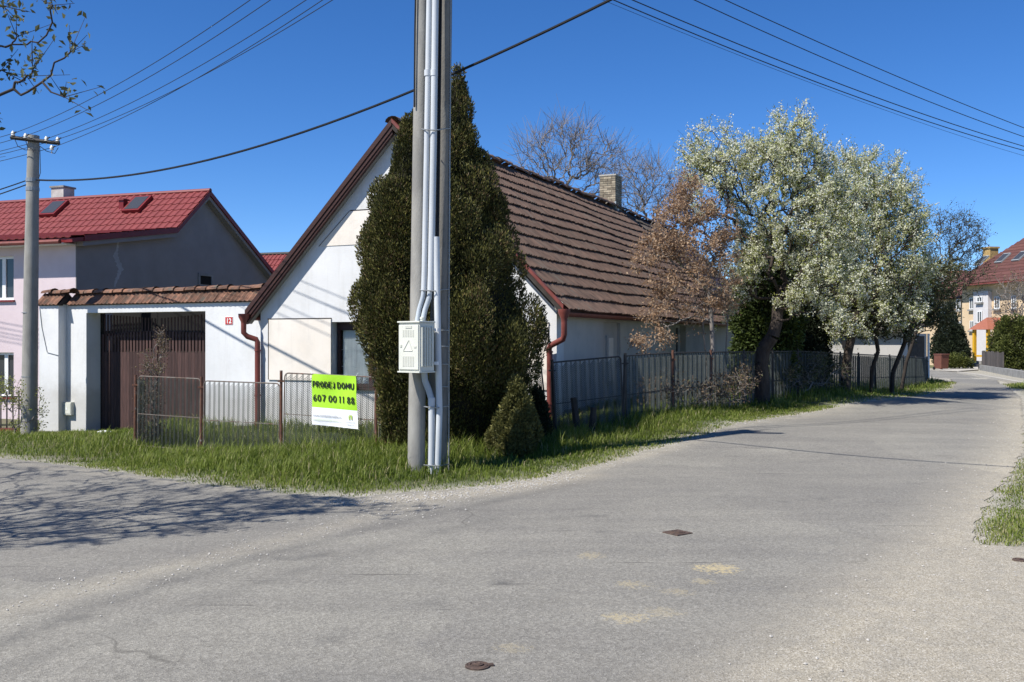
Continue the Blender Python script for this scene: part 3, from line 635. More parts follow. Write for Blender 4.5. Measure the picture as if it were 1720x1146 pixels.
# roof: underlay, tile courses, ridge tiles
SL = HALF/math.cos(TH)+.16; NC = 14; CH = SL/NC
und = MB()
for s in (1,-1):
    e = HALF+s*(SL*math.cos(TH)-.02); z = RZ-(SL*math.sin(TH)-.02*TAN)
    und.prism([(HALF,-.16,RZ),(e,-.16,z),(e,-.16,z-.10),(HALF,-.16,RZ-.12)], (0,LEN+.3,0))
roof = und.build('roof', 'brownwood', house)
def course_mesh(length, pitch, name, m, hgt, amp, lift, sag, per=6, seed=0):
    r = np.random.default_rng(seed); n = int(length/pitch)*per+1; yv = np.arange(n)*pitch/per; V = []
    ph = 2*np.pi*yv/pitch; prof = amp*np.where(np.cos(ph) > 0, np.cos(ph), 0.45*np.cos(ph))
    tj = np.repeat(r.uniform(-.010,.010,n//per+2), per)[:n]; lj = np.repeat(r.uniform(-.012,.012,n//per+2), per)[:n]
    sg = sag*(np.sin(yv*.9+1)+.6*np.sin(yv*2.3+.4)+.4*np.sin(yv*.37))
    rows = [(-0.02*np.ones(n), 0.004+prof*.5+sg), (hgt*.5*np.ones(n), lift*.5+prof+sg+tj*.3), (hgt+.05+lj, lift+prof+sg+tj), (hgt+.048+lj, lift-.028+prof*.9+sg+tj), (hgt*.4*np.ones(n), lift*.2-.022+sg)]
    V = np.concatenate([np.column_stack([a, yv, b]) for a, b in rows])
    i = np.arange(n-1); Q = np.concatenate([np.column_stack([k*n+i, (k+1)*n+i, (k+1)*n+i+1, k*n+i+1]) for k in range(len(rows)-1)])
    o = npmesh(name, V, Q, M[m], smooth=False); me = o.data; bpy.data.objects.remove(o); return me
SEC1 = 14.3
cm1 = [course_mesh(SEC1+.2, .118, 'tile_course', 'tile', CH, .018, .054, .012, seed=k) for k in range(3)]
cm2 = [course_mesh(LEN-SEC1, .118, 'tile_course', 'tile2', CH, .018, .054, .012, per=4, seed=k+9) for k in range(2)]
for k in range(NC):
    dd = k*CH; a = HALF+dd*math.cos(TH); z = RZ-dd*math.sin(TH)+.012
    j = random.uniform(-.05,.05)
    inst('tile_course', cm1[k % 3], roof, (a, -.20, z+random.uniform(0,.008)), (0, TH, random.uniform(-.0008,.0008)))
    inst('tile_course', cm2[k % 2], roof, (a-.02, SEC1+.12, z-.05), (0, TH, 0))
    inst('tile_course', cm1[(k+1) % 3], roof, (2*HALF-a, SEC1, z), (0, TH, math.pi))
    inst('tile_course', cm2[k % 2], roof, (2*HALF-a+.02, LEN+.1, z-.05), (0, TH, math.pi))
rt = MB(); n = 7
for k in range(5):                                        # half-round ridge tile, flared at one end
    y_ = k*.09; r_ = .125 if k < 4 else .145
    for j in range(n): t = math.pi*j/(n-1); rt.v.append((r_*1.25*math.cos(t), y_, r_*math.sin(t)*.85-.02))
for k in range(4):
    for j in range(n-1): rt.f.append((k*n+j, k*n+j+1, (k+1)*n+j+1, (k+1)*n+j))
rtm = rt.mesh('ridge_tile', 'ridgetile')
yy = -.24
while yy < LEN:
    dz = wavy(yy, .035) - (.05 if yy > SEC1 else 0)
    inst('ridge_tile', rtm, roof, (HALF+random.uniform(-.02,.02), yy, RZ+.045+dz), (random.uniform(-.07,.02), random.uniform(-.06,.06), random.uniform(-.04,.04)))
    yy += .335
# mossy mortar line between the two roofs
mo = MB(); r_ = random.Random(5)
for k in range(60):
    dd = 1.35+k*(SL-1.4)/60; a = HALF+dd*math.cos(TH); z = RZ-dd*math.sin(TH)+.05; s = r_.uniform(.05,.11)
    mo.lathe([(s*.6,-.07),(s,0),(s*.7,s*.8),(.01,s*1.15)], (a, SEC1+.12+r_.uniform(-.06,.06), z), 6)
mo.build('moss_ridge', 'moss', roof)
# barge boards: three stepped brown strips up each rake
for s in (-1, 1):
    for (o0, o1, y0, y1, mt) in (((.10,-.03,-.235,-.165,'brownwood'), (-.032,-.13,-.215,-.165,'brownwood'), (-.132,-.20,-.195,-.12,'brownwood')) if s < 0 else ((.10,.02,-.235,-.165,'gutter'), (.018,-.10,-.215,-.165,'darkwood'))):
        e = HALF+s*(SL*math.cos(TH)); pr = [(HALF,y0,RZ+o0),(e,y0,RZ-SL*math.sin(TH)+o0),(e,y0,RZ-SL*math.sin(TH)+o1),(HALF,y0,RZ+o1)]
        MB().prism(pr, (0,y1-y0,0)).build('barge_board', mt, roof)
    e = HALF+s*SL*math.cos(TH)
    MB().prism([(HALF,-.12,RZ-.17),(e,-.12,RZ-SL*math.sin(TH)-.17),(e,-.12,RZ-SL*math.sin(TH)-.19),(HALF,-.12,RZ-.19)], (0,.12,0)).build('soffit', 'greywall', roof)
# gutters and downpipes
er = HALF+SL*math.cos(TH)+.05; ez = RZ-SL*math.sin(TH)-.02
def gutter(x, y0, y1, z, r=.075):
    m = MB(); n = 8
    for y_ in (y0, y1):
        for j in range(n+1): t = math.pi+math.pi*j/n; m.v.append((x+r*math.cos(t), y_, z+r*math.sin(t)))
        for j in range(n+1): t = math.pi+math.pi*j/n; m.v.append((x+(r-.006)*math.cos(t), y_, z+(r-.006)*math.sin(t)))
    k = n+1
    for j in range(n): m.f += [(j, j+1, 2*k+j+1, 2*k+j), (k+j+1, k+j, 3*k+j, 3*k+j+1), (j+1, j, k+j, k+j+1)]
    m.f += [tuple(range(0,k)), (0, k, 3*k, 2*k), (n, k+n, 3*k+n, 2*k+n)]
    return m
g1 = gutter(er, -.22, LEN, ez-.02).build('gutter', 'gutter', house)
g2 = gutter(-.10, -.22, 2.0, ez-.02).build('gutter', 'gutter', house)
B('fascia', 'gutter', house, W-.14, W-.11, .02, LEN, EZ-.16, EZ+.02)
hopper = [(.055,-.16),(.06,-.10),(.11,0),(.115,.07)]
MB().lathe(hopper, (er-.02, -.26, ez-.03), 12).build('hopper', 'gutter', house, smooth=True)
MB().tube([(er-.02,-.26,ez-.16),(er-.02,-.26,ez-.42),(er-.05,-.24,ez-.5),(er-.33,-.16,ez-.62),(er-.37,-.13,ez-.68),(er-.37,-.10,ez-.8),(er-.37,-.10,-.3)], .055, 12).build('downpipe', 'gutter', house, smooth=True)
MB().lathe(hopper, (-.10, -.28, ez-.03), 12).build('hopper', 'gutter', house, smooth=True)
MB().tube([(-.10,-.28,ez-.16),(-.10,-.28,ez-.36),(-.05,-.22,ez-.44),(.10,-.12,ez-.50),(.12,-.10,ez-.56),(.12,-.10,-.6)], .058, 12).build('downpipe', 'gutter', house, smooth=True)
for zz in (1.55, .6):
    MB().lathe([(.065,-.015),(.065,.015)], (er-.37,-.10,zz), 12).build('pipe_clip', 'gutter', house); MB().lathe([(.068,-.015),(.068,.015)], (.12,-.10,zz), 12).build('pipe_clip', 'gutter', house)
# round cream cap under the right eave
ca, cz = HF.hit(941, 514, -.15)
c_ = MB().lathe([(.02,-.02),(.085,-.02),(.095,0),(.085,.03),(.05,.045)], (0,0,0), 16).build('round_cap', 'disc', house, smooth=True); c_.location = (ca-.03, -.13, cz); c_.rotation_euler = (math.pi/2, 0, 0)
B('cap_bracket', 'black', house, ca+.02, ca+.07, -.12, 0, cz-.25, cz-.04)
# chimney laid brick by brick
CB = 13.1
c0, cz0 = HF.hit(1007, 345, CB); c1, czt = HF.hit(1034, 294, CB)
chim = B('chimney', 'mortar', house, c0+.012, c1-.012, CB+.012, CB+.60, RZ-1.2, czt-.01)
bh = .072; bl = (c1-c0)/2; bm_ = MB().box(-.5,.5,-.5,.5,-.5,.5).mesh('brick', 'brick')
k = 0; z = RZ-1.1
while z < czt-.01:
    of = 0 if k % 2 else .5
    nb = 2
    for q in range(-1, 3):
        x0 = max(c0, c0+(q+of)*bl); x1 = min(c1, c0+(q+of+1)*bl)
        if x1-x0 > .03: inst('brick', bm_, chim, ((x0+x1)/2, CB+.005+random.uniform(-.004,.004), z+bh/2), (0,0,0), (x1-x0-.012, .03, bh-.014))
    for q in range(-1, 3):
        y0 = max(CB+.02, CB+(q+of)*.30); y1 = min(CB+.61, CB+(q+of+1)*.30)
        if y1-y0 > .03: inst('brick', bm_, chim, (c1-.005, (y0+y1)/2, z+bh/2), (0,0,0), (.03, y1-y0-.012, bh-.014))
    z += bh; k += 1
B('chimney_cap', 'mortar', chim, c0-.02, c1+.02, CB-.02, CB+.63, czt-.01, czt+.035)
fa = MB(); 
for (q0,q1) in ((c0-.10,c1+.12),): fa.prism([(q0,CB-.10,roof_z(q0)+.16),(q1,CB-.10,roof_z(q1)+.16),(q1,CB-.10,roof_z(q1)+.10),(q0,CB-.10,roof_z(q0)+.10)], (0,.09,0)); fa.prism([(c0-.02,CB-.018,roof_z(c0)+.32),(c1+.02,CB-.018,roof_z(c1)+.30),(c1+.02,CB-.018,roof_z(c1)+.05),(c0-.02,CB-.018,roof_z(c0)+.05)], (0,.012,0))
fa.build('flashing', 'zinc', chim)

# ================================================================== GATE WALL
gwall = thing('gate_wall', 'white plastered wall with tiled coping and a recessed cart gateway beside the cottage', 'wall', (HF.O[0], HF.O[1], 0), HF.rot)
GB = .25
def GH(px, py, b=GB): return HF.hit(px, py, b)
a_l, zt = GH(104, 512); o0, oz = GH(145, 526); o1, _ = GH(345, 526); a_r = -.02
gm_ = MB(); GT = .42
gm_.box(a_l-.4, o0, GB, GB+GT, -1.2, zt); gm_.box(o1, a_r, GB, GB+GT, -1.2, zt); gm_.box(o0, o1, GB, GB+GT, oz, zt)
gm_.build('wall', 'gatewall', gwall)
p0, pzt = GH(66, 512, GB-.24); p1, _ = GH(98, 512, GB-.24)
B('pier', 'gatewall', gwall, p0, p1, GB-.24, GB-.002, -1.2, pzt)
def coping(a0, a1, yc, zt, fr, half, rise, tw=.125):
    m = MB(); m.prism([(a0,yc-half,zt+.005),(a0,yc+half,zt+.005),(a0,yc,zt+rise)], (a1-a0,0,0)); m.build('coping', 'darkwood', gwall)
    B('coping_board', 'darkwood', gwall, a0+.01, a1-.01, yc-half-.01, yc-half+.12, zt-.03, zt+.004)
    sl = math.hypot(half+.04, rise+.05); ang = math.atan2(rise+.05, half+.04)
    t = MB(); n = 6
    for k_ in range(2):
        for j in range(n): u_ = j/(n-1); t.v.append((tw*(u_-.5)*1.08, -sl*k_*1.0, .016*math.cos(2*math.pi*u_)+(.02 if k_ else 0)))
    for j in range(n): u_ = j/(n-1); t.v.append((tw*(u_-.5)*1.08, -sl, -.004+.010*math.cos(2*math.pi*u_)))
    for k_ in range(2):
        for j in range(n-1): t.f.append((k_*n+j, k_*n+j+1, (k_+1)*n+j+1, (k_+1)*n+j))
    tm = t.mesh('coping_tile', 'copetile'); x = a0+tw/2
    while x < a1:
        for s in (0, 1):
            inst('coping_tile', tm, gwall, (x, yc, zt+rise+.035), (ang if not s else ang, random.uniform(-.03,.03), (math.pi if s else 0)+random.uniform(-.02,.02)))
        x += tw
    rm = MB(); n = 7
    for k_ in range(4):
        r_ = (.115,.118,.12,.14)[k_]
        for j in range(n): tt = math.pi*j/(n-1); rm.v.append((k_*.125, r_*math.cos(tt), r_*.75*math.sin(tt)))
    for k_ in range(3):
        for j in range(n-1): rm.f.append((k_*n+j, k_*n+j+1, (k_+1)*n+j+1, (k_+1)*n+j))
    rme = rm.mesh('coping_ridge_tile', 'copetile'); x = a0-.02
    while x < a1-.1:
        inst('coping_ridge_tile', rme, gwall, (x, yc, zt+rise+.02+random.uniform(-.008,.008)), (0, random.uniform(-.06,.02), random.uniform(-.03,.03))); x += .315
coping(p1+.10, a_r-.02, GB+GT/2, zt, 0, .235, .25)
coping(p0-.06, p1+.05, GB-.24+.22, pzt, 0, .235, .25)
# house number
na0, nz1 = GH(379, 533); na1, nz0 = GH(391, 545)
pl = B('number_plate', 'plate', gwall, na0, na1, GB-.012, GB-.001, nz0, nz1)
B('plate_border', 'white', pl, na0-.008, na1+.008, GB-.008, GB, nz0-.008, nz1+.008)
tm = text_mesh('12', (nz1-nz0)*.95, 'white', .004, 'CENTER'); o = inst('number', tm, pl, ((na0+na1)/2, GB-.015, nz0+(nz1-nz0)*.17), (math.pi/2,0,0))
# meter box
ma0, mz1 = GH(111, 675); ma1, mz0 = GH(125, 697)
mb = B('meter_box', 'cabshade', gwall, ma0, ma1, GB-.10, GB-.001, mz0, mz1)
B('door', 'cabinet', mb, ma0+.02, ma1-.02, GB-.108, GB-.10, mz0+.03, mz1-.03)
mc = (ma0+ma1)/2; mzm = (mz0+mz1)/2
MB().prism([(mc-.035,-.0+GB-.112,mzm-.03),(mc+.035,GB-.112,mzm-.03),(mc,GB-.112,mzm+.05)], (0,.004,0)).build('warning_triangle', 'white', mb)
MB().tube([(p0+.03,GB-.25,pzt-.1),(p0+.1,GB-.252,pzt-.55),(p0+.28,GB-.252,pzt-1.15),(p1,GB-.25,pzt-1.22)], .008, 6).build('cable', 'steel', gwall)
# double gate, each board its own piece
gy = GB+GT+.03
gate = thing('gate', 'dark brown double gate of narrow upright boards with a sagging top edge', 'gate', (HF.O[0], HF.O[1], 0), HF.rot)
g0, _ = HF.hit(172, 600, gy); g1_, _ = HF.hit(346, 600, gy); gmid = (g0+g1_)/2+.12
_, zlow = HF.hit(260, 728, gy); _, ztopb = HF.hit(200, 562, gy); _, ztopm = HF.hit(255, 556, gy); _, zdiv = HF.hit(200, 590, gy); _, zpk = HF.hit(200, 527, gy)
g0 -= .02; g1_ = o1-.01; tw = (g1_-g0)/36
bmesh_ = MB().box(-.5,.5,-.5,.5,0,1).mesh('board', 'gatewood')
for k in range(36):
    x = g0+(k+.5)*tw; q = (x-gmid)/(gmid-g0) if x < gmid else (x-gmid)/(g1_-gmid)
    z1_ = ztopm-(ztopm-ztopb)*abs(q)**1.5
    if abs(x-gmid) < tw*.8: continue
    inst('board', bmesh_, gate, (x, gy, zdiv-.02), (0,0,0), (tw*.62, .02, z1_-zdiv+.02+random.uniform(-.006,.006)))
    inst('board', bmesh_, gate, (x, gy+.004, zlow-.1), (0,0,0), (tw*.94, .025, zdiv-zlow+.08))
    inst('board', bmesh_, gate, (x, gy+.05, z1_-.05), (0,0,0), (tw*.38, .015, zpk-z1_+.04-.12*(1-abs(q))))
B('centre_post', 'gatewood', gate, gmid-.05, gmid+.05, gy-.03, gy+.03, zlow-.1, ztopm+.05)
for (z_, h_) in ((zlow+.25,.09),(zdiv-.08,.09),(ztopb-.02,.11)): B('rail', 'darkwood', gate, g0, g1_, gy+.065, gy+.11, z_, z_+h_)
B('shade_backing', 'darkvoid', gate, g0-.3, g1_+.1, gy+.6, gy+.62, -1, zt)  # near-black sheet added as the darkness behind the pickets
B('post', 'darkwood', gate, g0-.28, g0-.02, gy+.02, gy+.12, zlow-.3, zpk+.02)

# ================================================================== PINK HOUSE WITH RED ROOF
PF = Frame(-11.55, 26.0, 0.946, -0.324)
pk = thing('pink_house', 'pink two-storey house with bright red metal-tile roof and bare grey side wall', 'house', (PF.O[0], PF.O[1], 0), PF.rot)
PL = 14.0
PROF = [(0.0,4.48),(3.81,5.10),(5.4,6.45),(11.0,2.9)]
ops = []                                                  # windows read off the picture
w1a0, w1z1 = PF.hit(-40, 432); w1a1, w1z0 = PF.hit(23, 504); w2a0, w2z1 = PF.hit(-30, 592); w2a1, w2z0 = PF.hit(39, 668)
fw_ = MB()
fw_.box(-PL, w1a0, 0, .3, -1, 4.45); fw_.box(w1a1, -.001, 0, .3, -1, w1z0); fw_.box(w1a1, -.001, 0, .3, w1z0, 4.45)
fw_.box(w1a0, w1a1, 0, .3, w1z1, 4.45); fw_.box(w1a0, w1a1, 0, .3, w2z1, w1z0)
fw_.box(w1a0, w2a0, 0, .3, -1, w2z1) if w2a0 > w1a0 else None
fw_.box(w1a0, w1a1, 0, .3, -1, w2z0)
fw_.build('front_wall', 'pink', pk)
for (a0, a1, z0, z1, nm) in ((w1a0, w1a1, w1z0, w1z1, 1), (w2a0, min(w2a1, w1a1), w2z0, w2z1, 2)):
    wn = B('window', 'darkvoid', pk, a0, a1-.002, .25, .29, z0, z1)
    fm = MB()
    mids = a0+(a1-a0)*.62
    for (x0,x1,q0,q1) in ((a0,a0+.07,z0,z1),(a1-.07,a1-.003,z0,z1),(a0+.07,a1-.07,z0,z0+.07),(a0+.07,a1-.07,z1-.07,z1),(mids,mids+.12,z0+.07,z1-.07)): fm.box(x0,x1,.10,.16,q0,q1)
    fm.build('frame', 'white', wn)
    B('pane', 'glass', wn, a0+.07, mids, .13, .14, z0+.07, z1-.07); B('pane', 'glass', wn, mids+.12, a1-.07, .13, .14, z0+.07, z1-.07)
    B('sill', 'redmetal', wn, a0-.05, a1+.05, -.06, .1, z0-.05, z0-.002)
ds = [(-.30,4.0)]
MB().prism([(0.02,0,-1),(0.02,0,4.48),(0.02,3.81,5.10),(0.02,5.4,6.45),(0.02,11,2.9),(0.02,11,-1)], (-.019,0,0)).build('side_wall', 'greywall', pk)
# smoke-like lime run on the side wall
b_, z_ = PF.hita(198, 395, .02)
rs_ = random.Random(4); kp_ = [PF.hita(px, py, .02) for px, py in [(199,393),(198,405),(197,418),(194,430),(199,442),(203,452),(198,464),(194,474),(192,484)]]
kw_ = [.04,.05,.07,.16,.22,.20,.12,.08,.03]; ls = MB(); pr0 = None
for i in range(len(kp_)-1):
    for q in range(6):
        f = q/6; yc_ = kp_[i][0]*(1-f)+kp_[i+1][0]*f; zc_ = kp_[i][1]*(1-f)+kp_[i+1][1]*f; wd_ = (kw_[i]*(1-f)+kw_[i+1]*f)
        cur = ((.024, yc_-wd_*rs_.uniform(.3,.75), zc_), (.024, yc_+wd_*rs_.uniform(.3,.75), zc_))
        if pr0: ls.poly([pr0[0], pr0[1], cur[1], cur[0]])
        pr0 = cur
ls.build('lime_streak', 'limestain', pk)
sb0, sz1 = PF.hita(335, 463, .02); sb1, sz0 = PF.hita(354, 479, .02)
sw = B('window', 'darkvoid', pk, .021, .027, sb0, sb1, sz0, sz1)
for (y0,y1,z0,z1) in ((sb0-.08,sb0,sz0-.02,sz1+.08),(sb1,sb1+.08,sz0-.02,sz1+.08),(sb0,sb1,sz1,sz1+.08)): B('frame', 'greystone', sw, .021, .06, y0, y1, z0, z1)
# roof planes with stepped red metal tiles
proof = MB()
OV = .28
for (p, q) in zip(PROF[:-1], PROF[1:]): p = (-.42, 4.41) if p[0] == 0 else p; proof.prism([(OV,p[0],p[1]+.02),(OV,q[0],q[1]+.02),(OV,q[0],q[1]-.09),(OV,p[0],p[1]-.09)], (-PL-OV,0,0))
pr = proof.build('roof', 'redmetal', pk)
for (p, q) in zip(PROF[:-1], PROF[1:]):
    MB().prism([(OV+.02,p[0],p[1]+.06),(OV+.02,q[0],q[1]+.06),(OV+.02,q[0],q[1]-.10),(OV+.02,p[0],p[1]-.10)], (-.02,0,0)).build('verge_trim', 'redmetal', pr)
    MB().prism([(OV-.03,p[0],p[1]-.10),(OV-.03,q[0],q[1]-.10),(OV-.03,q[0],q[1]-.22),(OV-.03,p[0],p[1]-.22)], (-.22,0,0)).build('verge_board', 'greywall', pr)
def metal_course(name, length, hgt, m, pitch=.19, amp=.025, lift=.03):
    n = int(length/pitch*8); xv = -np.arange(n)*pitch/8; ph = 2*np.pi*xv/pitch; prof = amp*np.clip(np.cos(ph)*1.4, -.35, 1)
    rows = [(np.zeros(n), .01+prof), (hgt+.015+prof*.4, lift+prof), (hgt+.013+prof*.4, prof*.6)]
    V = np.concatenate([np.column_stack([xv, -a, b]) for a, b in rows]); i = np.arange(n-1)
    Q = np.concatenate([np.column_stack([k*n+i, (k+1)*n+i, (k+1)*n+i+1, k*n+i+1]) for k in range(2)])
    o = npmesh(name, V, Q, M[m], smooth=False); me = o.data; bpy.data.objects.remove(o); return me
def metal_roof(par, p, q, x0, length, ncourse, m='redtile', pitch=.19):
    """courses from the low edge p=(y,z) to the high edge q"""
    ln = math.hypot(q[0]-p[0], q[1]-p[1]); h = ln/ncourse; ang = math.atan2(q[1]-p[1], abs(q[0]-p[0])); me = metal_course('tile_course', length, h, m, pitch)
    flip = q[0] < p[0]
    for k in range(ncourse):
        f = (k+1)/ncourse; y_ = p[0]+(q[0]-p[0])*f; z_ = p[1]+(q[1]-p[1])*f+.035
        if not flip: inst('tile_course', me, par, (x0, y_, z_), (ang, 0, 0))
        else: inst('tile_course', me, par, (x0-length, y_, z_), (ang, 0, math.pi))
metal_roof(pr, (-.44,4.41), PROF[1], OV, PL+OV, 9, pitch=.26); metal_roof(pr, PROF[1], PROF[2], OV, PL+OV, 6, pitch=.26); metal_roof(pr, PROF[3], PROF[2], OV, PL+OV, 18)
MB().tube([(OV+.02,5.4,6.50),(-PL,5.4,6.50)], .075, 8).build('ridge_cap', 'redtile', pr)
gutter_m = MB().tube([(-.05,-.50,4.34),(-PL,-.50,4.34)], .06, 8).build('gutter', 'gutter', pk)
B('soffit', 'white', pk, -PL, -.02, -.42, -.002, 4.29, 4.32)
# two skylights and a vent on the steep upper slope
sang = math.atan2(PROF[2][1]-PROF[1][1], PROF[2][0]-PROF[1][0])
def on_slope(px, py):                                     # ray onto the steep red slope, house coordinates
    dx, dz = (px-CX)/F, (HOR-py)/F
    for t in np.arange(24, 40, .01):
        x, y = t*dx-PF.O[0], t-PF.O[1]; a = x*PF.u[0]+y*PF.u[1]; b = x*PF.v[0]+y*PF.v[1]; z = EYE+t*dz
        if z <= PROF[1][1]+(b-PROF[1][0])*math.tan(sang): return a, b, z
for (px, py) in ((93,355),(233,348)):
    a, b, z = on_slope(px, py); 
    sk = B('skylight', 'redmetal', pk, -.33, .33, -.42, .42, .02, .16); sk.location = (a, b, z); sk.rotation_euler = (sang, 0, 0)
    B('pane', 'skyglass', sk, -.26, .26, -.35, .35, .161, .17)
a, b, z = on_slope(207, 352); vt = B('roof_vent', 'redmetal', pk, -.09, .09, -.1, .1, -.05, .28); vt.location = (a, b, z); B('vent_cap', 'redtile', vt, -.13, .13, -.14, .14, .281, .33)
a, b, z = on_slope(80, 343); ch = B('chimney', 'chimwhite', pk, -.26, .26, -.25, .25, -.8, .50); ch.location = (a+.05, 5.9, 6.45); B('chimney_cap', 'greystone', ch, -.3, .3, -.29, .29, .501, .56)
# lower red roof seen between the two gables
rb = thing('red_roofed_outbuilding', 'red tiled roof showing between the grey side wall and the cottage gable', 'building', (-11.0, 37.0, 0), PF.rot)
B('wall', 'greywall', rb, -1, 6, 1.8, 6, -1, 3.4)
rr_ = MB().prism([(-1.3,1.5,3.3),(-1.3,3.6,5.25),(-1.3,6.3,3.2),(-1.3,6.3,3.0),(-1.3,3.6,5.05),(-1.3,1.5,3.1)], (7.6,0,0)).build('roof', 'redmetal', rb)
metal_roof(rr_, (1.45,3.3), (3.6,5.27), 6.3, 7.6, 8)
MB().tube([(6.35,3.6,5.33),(-1.3,3.6,5.33)], .07, 8).build('ridge_cap', 'darksteel', rr_)
# ================================================================== TWIN CONCRETE POLES WITH CONDUITS
PD = 13.0
def pz(px, py, d=PD): return P(px, py, d)
pb = P(705, 573, PD); gz = tz(pb.x, PD)
TOPZ = 7.75
pole = thing('twin_utility_pole', 'pair of tall concrete utility poles strapped together in front of the conifer', 'utility pole', (pb.x, PD, gz))
def PO(px, py, d): q = P(px, py, d); return (q.x-pb.x, q.y-PD, q.z-gz)
def shaft(name, px_b, px_t, d, rb, rt, m):
    pts = []; n = 14
    x0 = (px_b-CX)/F*d; x1 = (px_t-CX)/F*d; zb = EYE+(HOR-790)/F*d; z1 = EYE+HOR/F*d
    for i in range(n+1):
        z = -0.5+(TOPZ+.5)*i/n; f = (z+gz-zb)/(z1-zb); pts.append((x0+(x1-x0)*f-pb.x, d-PD, z))
    return MB().tube(pts, [rb+(rt-rb)*i/n for i in range(n+1)], 20).build(name, m, pole, smooth=True)
shaft('shaft', 699, 709, 13.0, .118, .088, 'concrete')
shaft('shaft', 734, 747, 13.16, .135, .092, 'concrete2')  # shaft shadowed by the first, so coloured darker
fd = 12.86
def pipe(name, pts, r, m, n=10): return MB().tube([PO(*p) for p in pts], r, n).build(name, m, pole, smooth=True)
pipe('conduit', [(722,-260,fd),(721,0,fd),(717,240,fd),(713,455,fd),(712,488,fd)], .038, 'pvc')
pipe('conduit', [(733,-260,fd),(731,0,fd),(728,240,fd),(724,455,fd),(723,488,fd)], .045, 'pvc')
pipe('flexible_hose', [(712,487,fd),(710,500,fd),(704,520,fd),(700,543,fd-.03)], .030, 'pvcgrey')
pipe('flexible_hose', [(722,487,fd),(721,500,fd),(714,520,fd),(709,543,fd-.03)], .034, 'pvcgrey')
pipe('conduit', [(733,398,fd),(734,480,fd),(736,600,fd),(738,690,fd),(735,780,fd),(735,800,fd)], .042, 'pvc')
pipe('flexible_hose', [(712,622,fd),(714,640,fd),(720,655,fd),(725,672,fd),(725,690,fd)], .042, 'pvcgrey')
pipe('conduit', [(725,672,fd-.01),(725,740,fd-.01),(724,800,fd-.01)], .042, 'pvc')
pipe('pipe_socket', [(725,668,fd-.01),(725,681,fd-.01)], .047, 'pvc')
pipe('earth_rod', [(759,-260,13.1),(757,0,13.1),(754,480,13.1),(753.5,800,13.1)], .010, 'steel')
for (pa, pb_) in ((738,736),(741,738)): pipe('cable', [(pa+2,-260,13.0),(pa,0,13.0),(pb_,250,12.98),(pb_-2,400,12.9)], .013, 'black', 6)
pipe('cable', [(700,-260,12.9),(698,0,12.9),(697,50,12.9),(696,180,12.9)], .012, 'black', 6)
pipe('pipe_coupler', [(718,118,fd),(718,128,fd)], .044, 'pvc'); pipe('pipe_coupler', [(729,118,fd),(729,128,fd)], .050, 'pvc')
for y_, x0, x1 in ((217,708,757),(487,706,755),(683,712,754),(781,712,753)):
    pipe('strap', [(x0,y_,fd+.02),(x0+6,y_+1,fd-.055),(x0+24,y_+2,fd-.06),(x0+36,y_,fd+.12),(x1,y_-1,13.06)], .008, 'steel', 6)
for y_ in (555,582,612,650): pipe('step_rung', [(738,y_,12.95),(745,y_,12.96),(754,y_,13.08)], .007, 'steel', 6)
# crossarm and insulators at the top, above the picture
B('crossarm', 'darksteel', pole, -.75, 1.05, -.05, .05, TOPZ-.35, TOPZ-.25)
# ------------------------------------------------------------------ electricity cabinet
cc = P(707, 583, 12.66)
cab = thing('electricity_cabinet', 'cream wall cabinet with ribbed side mounted on the twin concrete poles', 'electricity cabinet', (cc.x-.06, 12.70, cc.z), math.radians(-38))
hw, hd, hh = .185, .135, .31
B('body', 'cabinet', cab, -hw, hw, -hd, hd, -hh, hh, bevel=.008)
B('door', 'cabinet', cab, -hw+.012, hw-.012, -hd-.016, -hd-.001, -hh+.02, hh-.025, bevel=.006)
B('roof', 'cabinet', cab, -hw-.012, hw+.012, -hd-.022, hd+.012, hh+.001, hh+.022, bevel=.006)
B('base_lip', 'cabinet', cab, -hw-.01, hw+.01, -hd-.02, hd+.01, -hh-.02, -hh-.001, bevel=.004)
for k in range(5): B('rib', 'cabinet', cab, hw+.001, hw+.020, -hd+.025+k*.046, -hd+.045+k*.046, -hh+.06, hh-.05, bevel=.005)
for k in range(7): B('door_rib', 'cabshade', cab, -.10+k*.03, -.085+k*.03, -hd-.020, -hd-.0165, .13, .22); B('door_rib', 'cabshade', cab, -.10+k*.03, -.085+k*.03, -hd-.020, -hd-.0165, -.25, -.12)
for (q0, q1) in (((-.09,-.05),(.07,-.05)),((.07,-.05),(.01,.09)),((.01,.09),(-.09,-.05))): MB().tube([(q0[0],-hd-.018,q0[1]),(q1[0],-hd-.018,q1[1])], .005, 6).build('triangle_outline', 'cabshade', cab)
B('name_plate', 'cabshade', cab, -.05, .06, -hd-.022, -hd-.0165, .24, .275); B('lock', 'cabshade', cab, -.145, -.115, -hd-.024, -hd-.0165, -.0, .03); B('lock', 'cabshade', cab, .10, .14, -hd-.022, -hd-.0165, -.01, .01)
for z_ in (.2, -.23): B('bracket', 'white', cab, hw-.03, hw+.05, hd+.001, hd+.03, z_, z_+.04)
MB().lathe([(.02,0),(.02,.03),(.028,.03),(.028,.05),(.012,.06)], (.10,.0,hh+.02), 8).build('cable_gland', 'cabinet', cab)

